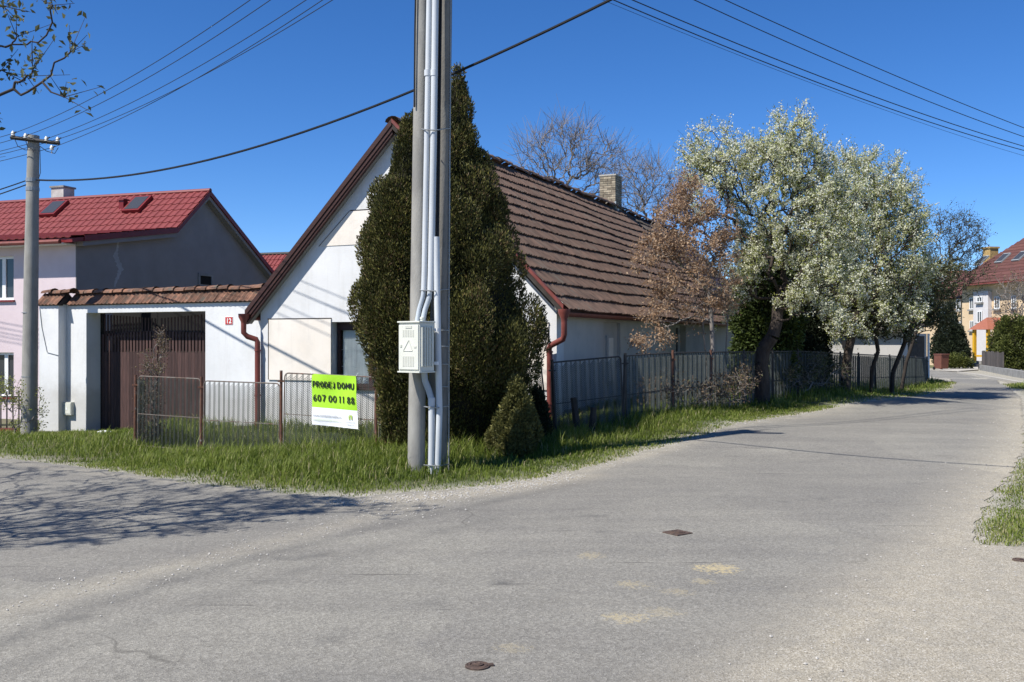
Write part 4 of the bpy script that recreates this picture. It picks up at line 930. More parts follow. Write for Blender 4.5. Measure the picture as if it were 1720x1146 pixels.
# ================================================================== LEFT POLE AND WIRES
LD = 22.6
lb = P(49, 573, LD); lgz = tz(lb.x, LD)
lp = thing('utility_pole', 'grey concrete utility pole with a crossarm and white insulators by the pink house', 'utility pole', (lb.x, LD, lgz))
def LO(px, py, d=LD): q = P(px, py, d); return (q.x-lb.x, q.y-LD, q.z-lgz)
MB().tube([LO(48.5,745), LO(50,640), LO(52.5,450), LO(55,300), LO(56.5,228)], [.185,.172,.155,.135,.125], 20).build('shaft', 'concrete', lp, smooth=True)
for y_ in (525,632): MB().tube([LO(49.5,y_), LO(49.5,y_+1.2)], .176 if y_ > 600 else .166, 16).build('band', 'steel', lp)
for y_ in (303,318): MB().tube([LO(54.7,y_-3), LO(54.7,y_+3)], .147, 16).build('clamp', 'steel', lp)
MB().tube([LO(18,231,LD-.16), LO(100,241,LD-.16)], .045, 4).build('crossarm', 'darksteel', lp)
INS = [(22,222),(43,226),(78,231),(97,232),(87,246)]
for (px, py) in INS:
    q = LO(px, py+6, LD-.16); i_ = MB().lathe([(.012,-.08),(.012,.0),(.05,.005),(.032,.035),(.05,.045),(.028,.09),(.02,.105)], q, 10).build('insulator', 'ceramic', lp, smooth=True)
    MB().tube([(q[0],q[1],q[2]+.05),(q[0]+.10,q[1]-.06,q[2]+.07)], .016, 6).build('wire_tie', 'darksteel', i_)
for pts in ([(24,232),(30,246),(42,252),(60,252)], [(43,236),(46,246),(52,250)], [(66,245),(78,254),(92,258),(98,248)], [(67,246),(68,290),(65,300)]): MB().tube([LO(a, b, LD-.2) for a, b in pts], .008, 6).build('jumper_wire', 'black', lp)
def wire(pts, r, label, group, n=30, mat_='wire'):
    """pts: plan start/end and a height function"""
    (x0,y0), (x1,y1), zf = pts
    V = [(x0+(x1-x0)*i/n, y0+(y1-y0)*i/n, zf(i/n)) for i in range(n+1)]
    o = MB().tube(V, r, 6).build('overhead_wire', mat_, None, smooth=True); return tag(o, label, 'wire', group)
def t_at(px, a, b): k = (px-CX)/F; return (k*a[1]-a[0])/((b[0]-a[0])-k*(b[1]-a[1]))
def z_at(px, py, a, b):
    t = t_at(px, a, b); d = a[1]+(b[1]-a[1])*t; return t, EYE+(HOR-py)/F*d
def quad_through(p):
    A = np.array([[t*t, t, 1] for t, z in p]); c = np.linalg.solve(A, [z for t, z in p]); return lambda t: float(c[0]*t*t+c[1]*t+c[2])
mt = (pb.x+.05, PD); 
for i, ((px, py), tx, off) in enumerate(zip(INS, (478,498,585,618,655), (-.55,-.25,.3,.75,.5))):
    q = P(px+4, py+1, LD-.16); a = (q.x, q.y); b = (mt[0]+off, PD)
    tm_, zm = z_at(tx, -6, a, b); ze = TOPZ+gz-.2
    lin = lambda t, q=q, ze=ze: q.z+(ze-q.z)*t
    s = (lin(tm_)-zm)/(4*tm_*(1-tm_)); s = max(.05, min(.32, s))
    wire((a, b, lambda t, lin=lin, s=s: lin(t)-4*s*t*(1-t)), .007, ['topmost thin wire rising from the left pole crossarm to the twin poles','second thin wire from the left pole crossarm to the twin poles','third thin wire from the left pole crossarm to the twin poles','fourth thin wire from the left pole crossarm to the twin poles','lowest thin wire from the left pole crossarm to the twin poles'][i], 'thin overhead wires')
    wire((a, (q.x-9.0, q.y+4.0), lambda t, q=q, i=i: q.z-.1*t-4*.3*t*(1-t)), .007, ['thin wire running left out of view from the outermost left insulator','thin wire running left out of view from the second insulator','thin wire running left from the insulator right of the pole','thin wire running left from the outermost right insulator','thin wire running left from the insulator under the crossarm'][i], 'thin overhead wires', 12)
a = (lb.x+.15, LD); b = (6.0, 7.3)
f = quad_through([z_at(75,303,a,b), z_at(695,152,a,b), z_at(1025,0,a,b)])
wire((a, b, f), .020, 'thick black cable sagging from the left pole past the twin poles', 'thick overhead cables', 40, 'black')
for k, (py0, py1) in enumerate(((302,322),(309,331))):
    q = P(48, py0, LD); e = P(-90, py1+22, LD+1.5); wire(((q.x,q.y), (e.x,e.y), lambda t, q=q, e=e: q.z+(e.z-q.z)*t-.12*t*(1-t)), .015, ['upper black cable leaving the left pole towards the pink house','lower black cable leaving the left pole towards the pink house'][k], 'thick overhead cables', 10, 'black')
RW = [((1030,0),(1487,180),(1720,253),.010,'lowest dark wire from the twin poles to upper right'), ((1062,0),(1517,180),(1720,246),.010,'second lowest dark wire from the twin poles to upper right'),
      ((1166,0),(1584,180),(1720,230),.009,'second highest dark wire from the twin poles to upper right'), ((1218,0),(1631,180),(1720,215),.009,'highest dark wire from the twin poles to upper right'), ((1012,0),(1472,180),(1720,262),.004,'very thin faint wire just under the lowest dark wire')]
for i, (p0, p1_, p2_, r_, lab) in enumerate(RW):
    off = (-.2, .1, .6, .9, -.4)[i]; a = (mt[0]+off*.6, PD+.1+.1*i); b = (18.1+off*.5, 28.4-off*.4)
    f = quad_through([z_at(*p0, a, b), z_at(*p1_, a, b), z_at(*p2_, a, b)]); wire((a, b, f), r_, lab, 'wires to the upper right')

# ================================================================== FENCES
FH = 1.25
def rounded_frame(L, H, r=.014):
    c = .07; pts = [(0,0,0),(0,0,H-c)]
    for k in range(1,4): t = math.pi/2*k/4; pts.append((c-c*math.cos(t),0,H-c+c*math.sin(t)))
    pts.append((c,0,H)); pts.append((L-c,0,H))
    for k in range(1,4): t = math.pi/2*k/4; pts.append((L-c+c*math.sin(t),0,H-c+c*math.cos(t)))
    pts += [(L,0,H-c),(L,0,0)]
    m = MB().tube(pts, r, 6); m.tube([(0,0,0),(L,0,0)], r, 6); m.tube([(0,0,.57),(L,0,.57)], .008, 5); return m
PLN = 1.62
fr_me = rounded_frame(PLN, FH, .011).mesh('panel_frame', 'frame_paint'); frd_me = rounded_frame(PLN, FH).mesh('panel_frame', 'darksteel')
NS = 15; SP = (PLN-.04)/NS
def strip_mesh(sgn):
    m = MB(); w_ = SP*.80; n = int(FH/.030); t = .0065
    for k in range(n):
        z0 = .012+k*.030
        if z0+w_*.75 > FH-.01: break
        za, zb = (z0, z0+w_*.75) if sgn > 0 else (z0+w_*.75, z0)
        i = len(m.v); m.v += [(0,-t*.5,za-t),(0,t*.5,za+t),(w_,t*.5,zb+t),(w_,-t*.5,zb-t),(0,-.006,za),(w_,-.006,zb)]
        m.f += [(i,i+4,i+5,i+3),(i+4,i+1,i+2,i+5)]
    for x in (0, w_): m.box(x-.003, x+.003, -.004, .004, .0, FH-.005)
    return m.mesh('mesh_strip', 'meshwire')
st_me = (strip_mesh(1), strip_mesh(-1))
def panel(fence, p, q, zp, zq, frame=fr_me, dark=False, alt=False):
    """p,q plan ends; zp,zq top heights"""
    L = math.hypot(q[0]-p[0], q[1]-p[1]); rz = math.atan2(q[1]-p[1], q[0]-p[0]); ry = -math.atan2(zq-zp, L)
    g = .045; s = (L-2*g)/PLN
    pn = inst('panel', frame, fence, (p[0]+math.cos(rz)*g, p[1]+math.sin(rz)*g, zp-FH), (0,ry,rz), (s,1,1))
    for k in range(NS): inst('mesh_strip', st_me[(k % 2) if alt else 0], pn, (.02+k*SP+SP*.1, 0, 0))
    return pn
def post(fence, x, y, ztop, m='rust', r=.024, lean=(0,0), cap=True):
    z0 = tz(x, y)-.3; zz = ztop
    o = MB().tube([(x-lean[0],y-lean[1],z0),(x,y,zz)], r, 8).build('post', m, fence, smooth=True)
    for k_ in (.18,):
        MB().box(x-.055, x+.055, y-.03, y+.03, zz-k_-.012, zz-k_+.012).build('clip', m, o)
    return o
def LP_(t): return (-.7-.908*t, 14.9+.419*t)
fl = thing('fence', 'rusty framed wire-mesh fence in front of the gable wall left of the poles', 'fence')
TS = [0.0, 1.6, 3.46, 5.17, 6.70]
tops = [(1.13,1.155),(1.175,1.22),(1.04,1.06),(1.09,1.12)]
for i in range(4):
    q, p = LP_(TS[i]), LP_(TS[i+1]); zq, zp = tops[i]; panel(fl, p, q, zp, zq)
for i, (t, zt_) in enumerate(zip(TS, (1.2,1.20,1.26,1.13,1.14))): x, y = LP_(t); post(fl, x, y, zt_, 'rust', lean=((0,0),(-.0,0),(0,0),(.01,0),(.02,0))[i])
e0 = LP_(6.70); e1 = (e0[0]-.42, e0[1]+1.55); panel(fl, e1, e0, .98, 1.08)
gback = (LP_(6.3)[0]+.0, LP_(6.3)[1]+1.6)
fr = thing('fence', 'dark wire-mesh fence along the road verge from the conifer to the far shed', 'fence')
RP = [(-.7,14.9,1.15),(.65,16.0,1.40),(1.97,17.1,1.49),(3.03,18.5,1.53)]
for k in range(1, 13): RP.append((3.03+.574*1.75*k, 18.5+.819*1.75*k, 1.53-.03*min(k,4)/4-.36*max(0,k-4)/8))
for i in range(len(RP)-1): (x0,y0,z0), (x1,y1,z1) = RP[i], RP[i+1]; panel(fr, (x0,y0), (x1,y1), z0, z1, frd_me, alt=True)
for i, (x, y, z) in enumerate(RP[1:]): post(fr, x, y, z+.05, 'rust' if i in (2,3) else 'darksteel', .026, lean=(-.09,.02) if i == 0 else (random.uniform(-.05,.05), 0))
for (px, py0, py1, lx, lab) in ((973,730,668,-10,'dark leaning wooden stake crossing another by the roadside fence'), (992,722,684,5,'short dark leaning stake behind the long grass by the roadside fence')):
    bx, by = .0, 0; d = 16.0; q = P(px, py0, d); e = P(px+lx, py1, d); 
    o = MB().tube([(q.x,q.y,tz(q.x,q.y)-.1),(e.x,e.y,e.z)], [.06,.055], 7).build('wooden_stake', 'darkwood'); tag(o, lab, 'stake')

# ------------------------------------------------------------------ banner tied to the fence
bt0, bt1 = LP_(2.95), LP_(2.02)
bd = bt0[1]-.03
q0 = P(524, 628, bt0[1]-.05); q1 = P(598, 632, bt1[1]-.05); q2 = P(602, 721, bt1[1]-.16); q3 = P(525, 713, bt0[1]-.16)
bn = thing('sale_banner', 'lime green and white house-for-sale banner tied to the wire fence', 'banner')
def bp(u, v, off=0.0):
    p = (q0*(1-u)+q1*u)*(1-v)+(q3*(1-u)+q2*u)*v
    wv = .012*math.sin(u*7+v*2)+.008*math.sin(v*9+u*4); return p+Vector((-.38,-.92,0))*(wv+off)
def bgrid(v0, v1, name, m, off):
    n = 48; k = 30; mm = MB()
    for j in range(k+1):
        for i in range(n+1): mm.v.append(tuple(bp(i/n, v0+(v1-v0)*j/k, off)))
    for j in range(k):
        for i in range(n): a_ = j*(n+1)+i; mm.f.append((a_, a_+1, a_+n+2, a_+n+1))
    return mm.build(name, m, bn, smooth=True)
bgrid(0, .655, 'green_field', 'bannergreen', 0); bgrid(.655, 1, 'white_field', 'bannerwhite', 0)
def btext(body, u0, u1, vb, hgt, m, off=.0, name='lettering'):
    me = text_mesh(body, 1.0, m, off); xs_ = [v.co.x for v in me.vertices]; ys_ = [v.co.y for v in me.vertices]; x0, x1, y0, y1 = min(xs_), max(xs_), min(ys_), max(ys_)
    bm = bmesh.new(); bm.from_mesh(me); bmesh.ops.triangulate(bm, faces=bm.faces[:]);
    for v in bm.verts: v.co = bp(u0+(u1-u0)*(v.co.x-x0)/(x1-x0), vb-hgt*(v.co.y-y0)/(y1-y0), .014)
    bm.to_mesh(me); bm.free(); return inst(name, me, bn)
GLYPH = {'P': [[(0,1),(0,0),(.65,0),(.95,.14),(.95,.38),(.65,.54),(0,.54)]], 'R': [[(0,1),(0,0),(.65,0),(.95,.14),(.95,.36),(.65,.52),(0,.52)],[(.5,.52),(1,1)]],
 'O': [[(.5,0),(.15,.12),(0,.5),(.15,.88),(.5,1),(.85,.88),(1,.5),(.85,.12),(.5,0)]], 'D': [[(0,0),(0,1),(.5,1),(.85,.85),(1,.5),(.85,.15),(.5,0),(0,0)]],
 'E': [[(.95,0),(0,0),(0,1),(.95,1)],[(0,.5),(.8,.5)]], 'J': [[(1,0),(1,.72),(.7,.97),(.25,1),(-.25,.86)]], 'M': [[(0,1),(.06,0),(.5,.7),(.94,0),(1,1)]], 'U': [[(0,0),(0,.7),(.2,.96),(.5,1),(.8,.96),(1,.7),(1,0)]],
 '6': [[(.8,0),(.4,.12),(.08,.5),(.08,.78),(.3,.98),(.65,1),(.95,.82),(.95,.6),(.65,.45),(.3,.47),(.08,.66)]], '0': [[(.5,0),(.15,.12),(0,.5),(.15,.88),(.5,1),(.85,.88),(1,.5),(.85,.12),(.5,0)]], '7': [[(0,0),(1,0),(.4,1)]],
 '1': [[(.15,.2),(.65,0),(.65,1)]], '8': [[(.5,0),(.15,.1),(.1,.33),(.5,.48),(.95,.68),(.9,.92),(.5,1),(.1,.92),(.05,.68),(.5,.48),(.9,.33),(.85,.1),(.5,0)]]}
def bold_word(word, u0, u1, v0, v1, gap=.15, sw=.0115):
    n = len(word); wds = [.5 if c == '1' else .55 if c == 'J' else 1.25 if c == 'M' else 1.0 for c in word]; tot = sum(wds)+gap*(n-1); x = u0; mm = MB(); asp = .69/.83
    for c, wd in zip(word, wds):
        cw = (u1-u0)*wd/tot
        for ln in GLYPH[c]:
            pp = [(x+sw+(cw-2*sw)*a_, v0+sw*asp+(v1-v0-2*sw*asp)*b_) for a_, b_ in ln]
            for (ax_, ay_), (bx_, by_) in zip(pp[:-1], pp[1:]):
                dx_, dy_ = bx_-ax_, (by_-ay_)/asp; L = math.hypot(dx_, dy_)+1e-9; nx2, ny2 = -dy_/L*sw, dx_/L*sw*asp; ex, ey = dx_/L*sw*.6, dy_/L*sw*asp*.6
                mm.poly([tuple(bp(u, v, .014)) for u, v in ((ax_-ex+nx2,ay_-ey+ny2),(bx_+ex+nx2,by_+ey+ny2),(bx_+ex-nx2,by_+ey-ny2),(ax_-ex-nx2,ay_-ey-ny2))])
        x += cw+(u1-u0)*gap/tot
    mm.build('lettering', 'ink', bn)
bold_word('PRODEJ', .03, .515, .135, .262); bold_word('DOMU', .565, .955, .135, .262)
bold_word('607', .03, .31, .40, .535); bold_word('00', .365, .55, .40, .535); bold_word('11', .60, .73, .40, .535, .3); bold_word('88', .79, .965, .40, .535)
btext('www.homestakreality.cz', .03, .64, .835, .05, 'inkgrey', .005); btext('info@homestakreality.cz', .03, .64, .915, .05, 'inkpale', .0)
btext('HOMESTAK', .74, .95, .895, .022, 'inkgrey'); btext('REALITY', .77, .93, .945, .022, 'inkgrey', .01)
def bpoly(uv, m, name): MB().poly([tuple(bp(u, v, .012)) for u, v in uv]).build(name, m, bn)
for uv in ([(.81,.84),(.835,.84),(.835,.755),(.81,.77)], [(.86,.835),(.885,.835),(.885,.745),(.86,.755)], [(.835,.755),(.86,.80),(.86,.775),(.84,.74)], [(.80,.77),(.845,.735),(.89,.76),(.845,.745)]): bpoly(uv, 'inklime', 'logo_mark')
for (u, v) in ((0,0),(1,0),(1,1),(0,1),(.35,1),(.68,1)):
    p = bp(u, v, .002); MB().tube([tuple(p), tuple(p+Vector((.03*(1 if u > .5 else -1), .05, .05 if v < .5 else -.03)))], .004, 5).build('tie', 'white', bn)

# ================================================================== IRON COVERS IN THE ROAD
def cover(px, py, rx, square, lab):
    x, y = G(px, py); z = tz(x, y)+.007; s = rx*y/F
    t = thing('iron_cover', lab, 'manhole cover', (x, y, z), math.radians(35 if square else 10))
    if square:
        B('frame', 'castiron', t, -s, s, -s, s, -.03, .010, bevel=.004); MB().lathe([(s*.72,0),(s*.72,.014),(s*.62,.016),(s*.60,.012)], (0,0,.0), 20).build('lid', 'castiron', t)
    else:
        MB().lathe([(s,-.02),(s,.008),(s*.86,.012),(s*.84,.006)], (0,0,0), 24).build('frame', 'castiron', t); MB().lathe([(s*.82,-.01),(s*.82,.012),(s*.6,.013),(s*.58,.008)], (0,0,0), 24).build('lid', 'castiron', t)
        B('hinge_lug', 'castiron', t, s*.8, s*1.3, -s*.22, s*.22, -.01, .011)
    MB().lathe([(s*.3,0),(s*.3,.018),(s*.2,.02),(s*.1,.014)], (0,0,.0), 14).build('boss', 'castiron', t)
    MB().lathe([(s*.48,0),(s*.48,.0165),(s*.40,.0165)], (0,0,0), 18).build('ring', 'castiron', t)
cover(802, 1122, 21, False, 'small round rusty valve cover nearest the camera in the asphalt')
cover(1138, 897, 18, True, 'small square iron cover in the middle of the road near the sand patch')
cover(1712, 943, 11, False, 'round iron cover in bare dirt at the right edge')

# ================================================================== GRASS
def grass(name, xr, yr, n, hfun, seed, label, cond=None, clump=0.5, wmul=1.0):
    r = np.random.default_rng(seed); X = r.uniform(*xr, n); Y = r.uniform(*yr, n)
    cx_ = r.uniform(*xr, n//22+1); cy_ = r.uniform(*yr, n//22+1)              # tufts
    k = r.integers(0, len(cx_), n); tf = r.random(n) < clump
    X = np.where(tf, cx_[k]+r.normal(size=n)*.07, X); Y = np.where(tf, cy_[k]+r.normal(size=n)*.07, Y)
    keep = ~inside(X, Y)
    near = dist_poly(X, Y, outline+[outline[0]])
    if cond is not None: keep &= cond(X, Y)
    keep &= r.random(n) < np.clip((near+.05)/.22, .12, 1)
    X, Y, near = X[keep], Y[keep], near[keep]; k = k[keep]; n = len(X)
    pat = .5+.5*np.sin(X*1.9+1.3*np.sin(Y*1.1))*np.sin(Y*1.7+1.1*np.sin(X*.8))
    pt2 = .5+.5*np.sin(X*4.7+2.1*np.sin(Y*2.9+1))*np.sin(Y*5.3+1.7*np.sin(X*3.3))
    ok = r.random(n) < np.clip(.35+.6*pat+.5*pt2, .25, 1); X, Y, near, k, pat, pt2 = X[ok], Y[ok], near[ok], k[ok], pat[ok], pt2[ok]; n = len(X)
    h = hfun(X, Y, near)*(.35+.8*r.random(n))*(.5+.55*pat+.35*pt2)*np.where(r.random(n) < .03, 1.5, 1.0)
    wd = (.0032+.0042*r.random(n))*wmul*np.maximum(1, Y/16)
    an = r.random(n)*6.283; ln = .25+.55*r.random(n); dx, dy = np.cos(an), np.sin(an)
    wx, wy = -dy*wd, dx*wd; z = TZ(X, Y)-.01
    b0 = np.column_stack([X-wx, Y-wy, z]); b1 = np.column_stack([X+wx, Y+wy, z])
    m0 = np.column_stack([X+dx*h*ln*.28-wx*.8, Y+dy*h*ln*.28-wy*.8, z+h*.58]); m1 = np.column_stack([X+dx*h*ln*.28+wx*.8, Y+dy*h*ln*.28+wy*.8, z+h*.58])
    tp = np.column_stack([X+dx*h*ln*.85, Y+dy*h*ln*.85, z+h*(1-.25*ln)])
    V = np.stack([b0,b1,m1,m0,tp], 1).reshape(-1,3); T = (np.arange(n)*5)[:,None]+np.array([0,1,2,0,2,3,3,2,4])
    rn = np.clip(.18+.3*pat+.2*pt2+.2*r.normal(size=n)+.12*r.random(n)+.25*np.exp(-near/.25), 0, .95); rn = np.where(r.random(n) < .05+.25*np.exp(-near/.12), 1.0, rn)
    o = npmesh(name, V, T.reshape(-1,3), M['grass'], rnd=np.repeat(rn, 5)); tag(o, label, 'grass', kind='stuff')
def ab(X, Y): return (X-HF.O[0])*HF.u[0]+(Y-HF.O[1])*HF.u[1], (X-HF.O[0])*HF.v[0]+(Y-HF.O[1])*HF.v[1]
def out_house(X, Y): a_, b_ = ab(X, Y); return ~((a_ < W-.05) & (b_ > -.02)) & ~((a_ < -4.2) & (b_ > -.5) & (a_ > -6.6))
def sm(x): x = np.clip(x, 0, 1); return x*x*(3-2*x)
hL = lambda X, Y, e: np.where(X < -7.9, .07+.06*sm(e), .05+.24*sm((e+.1)/2.0))*np.where(X > -.9, .72+.3*sm((e-.9)/1.2), 1)
grass('grass', (-16,1.2), (10.2,15.6), 110000, hL, 11, 'long green verge grass at the foot of the twin poles and left fence', out_house)
grass('grass', (-16,1.2), (15.6,23.5), 60000, hL, 12, 'garden grass between the left fence and the cottage gable', out_house)
hR = lambda X, Y, e: .06+.23*sm((e-.2)/1.5)
grass('grass', (.2,7.5), (11.8,22), 120000, hR, 13, 'long green verge grass in front of the roadside fence', lambda X, Y: out_house(X, Y) & (Y > 11+X*.9) & (Y < 18.5+1.9*X))
grass('grass', (5,18), (20,38), 70000, hR, 14, 'far end of the green verge below the blossoming trees', lambda X, Y: out_house(X, Y) & (Y > 9+X*1.45) & (Y < 24+1.2*X), wmul=.8)
grass('grass', (3.7,9.6), (8.2,17.5), 130000, lambda X, Y, e: .045+.06*sm(e/1.0), 15, 'short grass on the right-hand verge', lambda X, Y: X < 5.6+.62*(Y-8.2), wmul=.9, clump=.3)
grass('grass', (14,19), (33,40), 9000, lambda X, Y, e: .08+.14*sm(e/1.0), 16, 'grass tip of the verge where the road bends away', lambda X, Y: out_house(X, Y), wmul=.8)
# ================================================================== CONIFERS
def conifer(name, label, outline_px, d, leafm, n, size, K, seed, zbot=None, trunk=True, lump=(.16,.30), core=.70, up=.8, aspect=.42, group=None):
    """outline rows (py, left px, right px) give height, centre and radius of the crown; it is as deep as it is wide"""
    r = np.random.default_rng(seed); rows = sorted(outline_px)
    zz = np.array([EYE+(HOR-p[0])/F*d for p in rows]); cx_ = np.array([((p[1]+p[2])/2-CX)/F*d for p in rows]); rd = np.array([(p[2]-p[1])/2/F*d for p in rows])
    o_ = np.argsort(zz); zz, cx_, rd = zz[o_], cx_[o_], rd[o_]
    bx = float(cx_[0]); gz_ = tz(bx, d); t = thing(name, label, 'conifer', (bx, d, gz_), group=group)
    hs = np.linspace(zz[0], zz[-1], 200); rh = np.interp(hs, zz, rd); pr_ = (rh+.05); pr_ /= pr_.sum()
    h = r.choice(hs, K, p=pr_)+r.uniform(-.02,.02,K); an = r.random(K)*2*np.pi; R = np.interp(h, zz, rd); C = np.interp(h, zz, cx_)
    lr = np.minimum(lump[0]+(lump[1]-lump[0])*r.random(K), .30*R+.09); rad = np.maximum(R-lr*.85, 0)*(.84+.30*r.random(K))
    LC = np.column_stack([C+rad*np.cos(an), d+rad*np.sin(an), h])
    k = r.choice(K, n, p=(lr**2)/(lr**2).sum()); u = r.normal(size=(n,3)); outv = np.column_stack([np.cos(an), np.sin(an), np.full(K,.35)])[k]
    u = u/np.linalg.norm(u, axis=1, keepdims=True)+outv*.55; u /= np.linalg.norm(u, axis=1, keepdims=True)
    rr_ = lr[k]*(.55+.5*r.random(n)**.5); pts = LC[k]+u*rr_[:,None]*np.array([1,1,1.5])
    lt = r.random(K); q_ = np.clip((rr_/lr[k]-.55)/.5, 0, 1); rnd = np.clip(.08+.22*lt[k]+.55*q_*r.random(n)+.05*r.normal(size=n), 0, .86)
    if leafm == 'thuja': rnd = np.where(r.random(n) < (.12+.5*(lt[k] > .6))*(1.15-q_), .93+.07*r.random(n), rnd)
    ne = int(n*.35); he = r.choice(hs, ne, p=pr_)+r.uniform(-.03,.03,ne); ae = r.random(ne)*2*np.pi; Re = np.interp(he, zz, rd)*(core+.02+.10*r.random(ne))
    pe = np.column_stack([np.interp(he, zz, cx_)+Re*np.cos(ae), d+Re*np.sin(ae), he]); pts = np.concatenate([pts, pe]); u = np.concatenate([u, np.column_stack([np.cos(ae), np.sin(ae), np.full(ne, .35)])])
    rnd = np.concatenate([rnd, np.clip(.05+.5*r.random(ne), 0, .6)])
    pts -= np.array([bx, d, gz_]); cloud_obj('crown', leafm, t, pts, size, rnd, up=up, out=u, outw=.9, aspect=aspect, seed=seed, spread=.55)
    m = MB(); nn = 14; ks = np.linspace(zz[0], zz[-1]-.15, 22); rgd = random.Random(seed)
    for i, z in enumerate(ks):
        R_ = np.interp(z, zz, rd)*core; c_ = np.interp(z, zz, cx_)
        for j in range(nn): a_ = 2*math.pi*j/nn; q = R_*(.86+.25*rgd.random()); m.v.append((c_+q*math.cos(a_)-bx, q*math.sin(a_), z-gz_))
    for i in range(len(ks)-1):
        for j in range(nn): j2 = (j+1) % nn; m.f.append((i*nn+j, i*nn+j2, (i+1)*nn+j2, (i+1)*nn+j))
    m.build('shade_core', 'thujacore', t)  # solid core added to close gaps, coloured as inner shade
    if trunk: MB().tube([(0,0,-.2),(0,0,max(.4, zz[0]-gz_+.5))], [.09,.07], 8).build('trunk', 'bark', t)
    return t
conifer('thuja_tree', 'tall dark thuja standing right behind the twin concrete poles', [(118,767,771),(150,757,784),(185,738,799),(210,690,801),(240,690,808),(300,690,828),(360,660,842),(430,650,868),(500,640,890),(545,640,908),(590,650,912),(630,660,902),(665,670,882),(720,680,850),(780,690,830)], 15.3, 'thuja', 160000, .050, 250, 21, lump=(.15,.33), up=1.3, aspect=.36, core=.70)
conifer('thuja_tree', 'shorter brownish thuja leaning against the left side of the tall thuja', [(205,682,690),(235,668,705),(270,660,715),(312,638,725),(330,625,728),(370,612,730),(430,606,735),(500,598,735),(535,594,735),(560,600,735),(590,618,735),(640,634,735),(700,636,735),(775,648,730)], 15.0, 'thuja', 120000, .048, 150, 22, lump=(.15,.36), up=1.2, aspect=.36, core=.70)
conifer('juniper_bush', 'olive-green young juniper growing at the right foot of the tall thuja', [(648,862,868),(668,846,886),(700,838,900),(725,826,908),(750,816,905),(775,812,890)], 14.3, 'juniper', 14000, .055, 90, 23, trunk=False, lump=(.07,.13), up=.3, core=.6)
conifer('juniper_bush', 'small dark conifer seedling in the shade beside the young juniper', [(650,898,906),(675,888,916),(710,880,924),(750,882,925)], 15.4, 'darkcon', 5000, .05, 60, 24, trunk=False, lump=(.06,.11), core=.75)
conifer('thuja_hedge', 'green thuja growing behind the gnarled trunk of the blossoming tree', [(395,1275,1290),(430,1250,1310),(480,1232,1330),(530,1228,1345),(580,1232,1340),(625,1235,1335),(660,1240,1330)], 24.5, 'greencon', 22000, .10, 150, 25, lump=(.18,.34), up=.1, aspect=.55)
conifer('thuja_hedge', 'very dark thuja behind the blossoming trees next to the green one', [(400,1330,1345),(440,1315,1368),(500,1305,1385),(560,1300,1392),(620,1310,1390),(660,1312,1385)], 26.5, 'darkcon', 15000, .11, 120, 26, lump=(.18,.34))
conifer('spruce', 'dark pyramid conifer beyond the road next to the brown bin', [(510,1592,1596),(530,1585,1604),(560,1574,1614),(585,1568,1623),(602,1570,1625),(612,1574,1618)], 76.0, 'darkcon', 9000, .22, 110, 27, lump=(.35,.6))
conifer('yew_bush', 'big yellow-green conifer bush behind the low wall at right edge', [(535,1692,1705),(548,1680,1728),(570,1668,1745),(595,1662,1750),(620,1664,1748)], 61.0, 'yellowbush', 12000, .17, 130, 28, lump=(.25,.45), up=.2)
conifer('cushion_bush', 'low rounded green bush in front of the far house steps', [(601,1600,1620),(604,1592,1628),(609,1589,1632),(615,1592,1630)], 66.0, 'yellowbush', 3500, .14, 60, 29, trunk=False, lump=(.16,.28), up=.4)

# ================================================================== BROAD-LEAVED TREES
def broadleaf(name, label, trunk, blobs, n, seed, bark='bark', rtip=.006, rmax=.16, leaves=(), per=3, tw=.22, cat='tree', group=None, sub=2, up=.35, expo=2.4, pathw=.35, extra=None, twr=.004, shell=.35, trunk_r=None):
    T = [np.array(P(*p)) if len(p) == 3 else np.array(p[:3]) for p in trunk]; base = T[0].copy(); base[2] = tz(base[0], base[1])
    T[0][2] = base[2]-.2
    tg = blob_pts(blobs, n, seed, shell) if extra is None else extra
    A, par, rad, tips = skeleton(T, tg, seed, rtip, expo, pathw, sub)
    if trunk_r:
        nt_ = len(T)
        for i in range(nt_): rad[i] = max(rad[i], trunk_r[0]+(trunk_r[1]-trunk_r[0])*i/(nt_-1))
    t = thing(name, label, cat, tuple(base), group=group)
    S, E = twigs(A, par, tips, per, tw, seed+1, up)
    V1, Q1 = limb_mesh(A-base, par, rad, 6, rmax); big = np.repeat(np.maximum(rad[par[par >= 0]], 0) > .03, 1)
    npmesh('trunk', V1, Q1, M[bark], t, smooth=True)
    V2, Q2 = frusta(S-base, E-base, np.full(len(S), twr), np.full(len(S), twr*.5), 3); npmesh('twigs', V2, Q2, M[bark], t)
    for i, (nm, mt_, k, jit, size, asp, lo, hi) in enumerate(leaves):
        pt = (clusters(S, E, max(1, k//4), 4, .028, seed+5+i) if nm == 'blossom' and k > 3 else along(S, E, k, jit, seed+5+i))-base; r = np.random.default_rng(seed+50+i)
        rnd = lo+(hi-lo)*np.clip(r.random(len(pt))+.0, 0, 1); cloud_obj(nm, mt_, t, pt, size, rnd, up=.2, aspect=asp, seed=seed+9+i)
    return t
BL = lambda k, kl, size=.045: (('blossom', 'blossom', k, .035, size, .9, 0, 1), ('leaves', 'youngleaf', kl, .05, .05, .5, 0, 1))
d1 = 22.0
